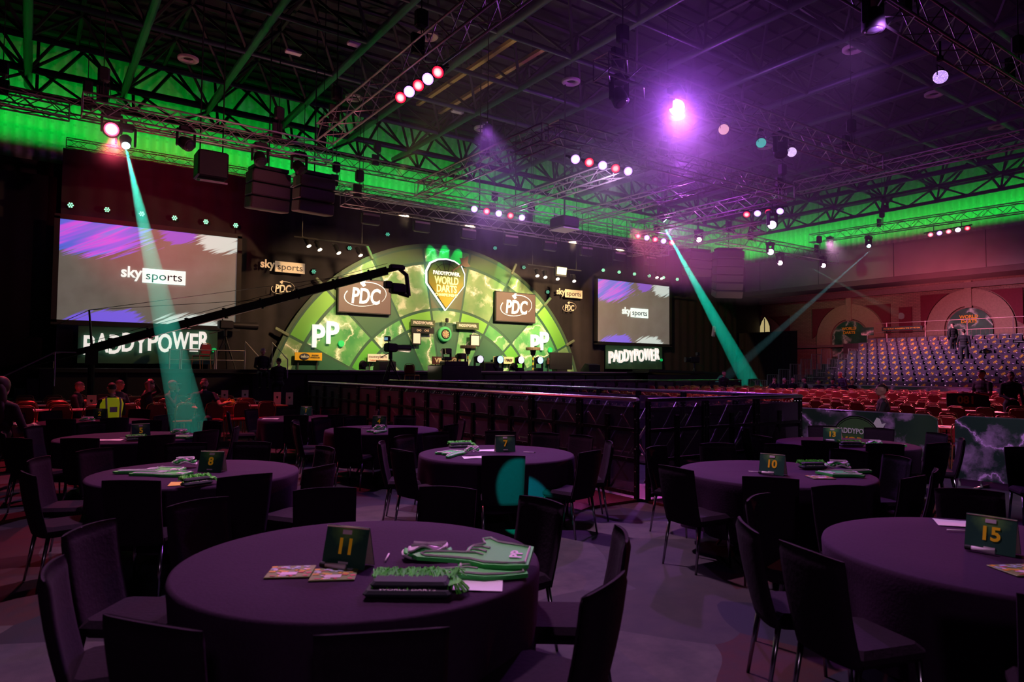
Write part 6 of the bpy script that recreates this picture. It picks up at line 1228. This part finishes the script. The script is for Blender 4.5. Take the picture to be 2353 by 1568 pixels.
seated(1663, 852, 29.0, 0, 2.9, 'dim standing figure at the right wing of the stage', top=(.02, .02, .02), arms='lap', pose='stand')
dg = bpy.context.evaluated_depsgraph_get()
for o, P, mt, root in PEOPLE:
    me = bpy.data.meshes.new_from_object(o.evaluated_get(dg)); me.name = 'body'; old = o.data; o.modifiers.clear(); o.data = me; bpy.data.meshes.remove(old); me.materials.clear()
    for m_ in mt: me.materials.append(m_)
    n = len(me.polygons); c = np.empty(n*3); me.polygons.foreach_get('center', c); c = c.reshape(-1, 3); best = np.full(n, 1e9); idx = np.zeros(n, int)
    for k, a, b, r0, r1, mm in P:
        a_, b_ = np.array(a), np.array(b)
        if k == 'e': q = (c-a_)/b_; L_ = np.linalg.norm(q, axis=1); d = (L_-1)*min(b_)
        else:
            ab = b_-a_; tt = np.clip(((c-a_) @ ab)/max(ab @ ab, 1e-9), 0, 1); d = np.linalg.norm(c-a_-tt[:, None]*ab, axis=1)-(r0+(r1-r0)*tt)
        w = d < best; best[w] = d[w]; idx[w] = mm
    me.polygons.foreach_set('material_index', idx.tolist()); me.shade_smooth(); o.parent = root
# a few personal things on the left tables
def onz(px, py, z): return onZ(px, py, z)
p = onY(527, 920, 16.95); p.z = .858; t = thing('yellow_bag', 'crumpled yellow bag on the trestle tables right of the bearded person', 'bag', p); m = MB(); m.ell((0, 0, .06), (.16, .1, .06), 12, 8); m.ell((.07, .02, .10), (.07, .05, .05), 10, 6); m.ell((-.06, 0, .09), (.06, .05, .03), 10, 6); m.build('bag_body', mat('bag_yellow', (.8, .6, .02), .6, bump=.4, vscale=20), t, True); MB().path([(-.05, 0, .12), (0, 0, .18), (.06, 0, .13)], .008, 5).build('handle', MATS['bag_yellow'], t)
p = onY(502, 920, 16.95); p.z = .858; t = thing('drink_bottle', 'clear small bottle beside the yellow bag', 'bottle', p); MB().lathe([(.03, 0), (.032, .12), (.012, .17), (.012, .19)], 12).build('bottle_body', mat('bottle_plastic', (.35, .3, .32), .2), t, True); MB().lathe([(.014, .19), (.014, .205)], 10).build('cap', M_WHITE, t)
# ================================================================== haze
def haze_mat(name, dens, aniso=.0, col=(1, 1, 1)):
    m = bpy.data.materials.new(name); m.use_nodes = True; t = m.node_tree; t.nodes.clear(); o = t.nodes.new('ShaderNodeOutputMaterial'); v = t.nodes.new('ShaderNodeVolumeScatter'); v.inputs['Density'].default_value = dens; v.inputs['Anisotropy'].default_value = aniso; v.inputs['Color'].default_value = (*col, 1)
    t.links.new(v.outputs[0], o.inputs['Volume']); return m
tag(MB().box((18.25, 13.2, 8.2), (21.5, 15.2, 6.4)).build('stage_haze', haze_mat('thin_haze', .02)), 'thin purple-lit haze hanging below the rig', 'haze', kind='stuff')
def glow(p, r, dens, lb):
    m = haze_mat('puff_haze', dens); t = m.node_tree; tc = t.nodes.new('ShaderNodeTexCoord'); ln = t.nodes.new('ShaderNodeVectorMath'); ln.operation = 'LENGTH'; t.links.new(tc.outputs['Object'], ln.inputs[0])
    a = t.nodes.new('ShaderNodeMapRange'); a.inputs[1].default_value = r; a.inputs[2].default_value = 0; t.links.new(ln.outputs['Value'], a.inputs[0]); b = t.nodes.new('ShaderNodeMath'); b.operation = 'POWER'; b.inputs[1].default_value = 3; t.links.new(a.outputs[0], b.inputs[0])
    c = t.nodes.new('ShaderNodeMath'); c.operation = 'MULTIPLY'; c.inputs[1].default_value = dens; t.links.new(b.outputs[0], c.inputs[0]); v = [n for n in t.nodes if n.type == 'VOLUME_SCATTER'][0]; t.links.new(c.outputs[0], v.inputs['Density'])
    tag(MB().ell((0, 0, 0), (r, r, r), 20, 12).build('haze_puff', m, None, True, loc=p), lb, 'haze', kind='stuff')
glow((11.2, 9.7, 7.35), 3.2, .55, 'bright purple glow of haze round the big lamp'); glow((1.4, 19.1, 7.4), 1.1, .5, 'red glow of haze round the red lamp on the left truss')
glow((12.0, 12.75, 7.1), 1.3, .45, 'pink glow of haze round the near lamp bank'); glow((13.7, 20.0, 7.4), 1.4, .45, 'pink glow of haze round the lamp bank above the backdrop')
def beam(p0, p1, r0, r1, lb):
    p0, p1 = Vector(p0), Vector(p1); d = p1-p0; o = MB().path([Vector((0, 0, 0)), Vector((0, 0, d.length))], r0, 24, r1).build('hazy_beam', haze_mat('beam_haze', .07), None, True, loc=p0, rot=d.to_track_quat('Z', 'Y').to_euler()); tag(o, lb, 'light beam', kind='stuff')
beam((1.81, 19.35, 7.26), (2.27, 12.3, .45), .04, .31, 'teal light beam slanting down across the left screen'); beam((21.7, 19.62, 7.77), (33.9, 23.9, .65), .03, .56, 'teal light beam slanting down right of the right screen')
pa, pb = Vector((35.45, 18.0, 8.15)), onY(1745, 800, 21.5); pb = pa+(pb-pa)*1.3; lamp('SPOT', 'faint_teal_light', pa, pb, (.3, .9, 1), 9000, 3.2, .2, .02); beam(pa+(pb-pa).normalized()*.05, pb, .03, (pb-pa).length*math.tan(R(1.8)), 'faint bluish beam crossing down left below the beam wall')
pa, pb = onY(1862, 615, 21), onX(2062, 722, 41.7); lamp('SPOT', 'faint_teal_light', pa, pb, (.3, 1, .8), 2600, 3.0, .2, .02); beam(pa+(pb-pa).normalized()*.05, pb, .03, (pb-pa).length*math.tan(R(1.7)), 'faint teal beam crossing the brick wall to the right')
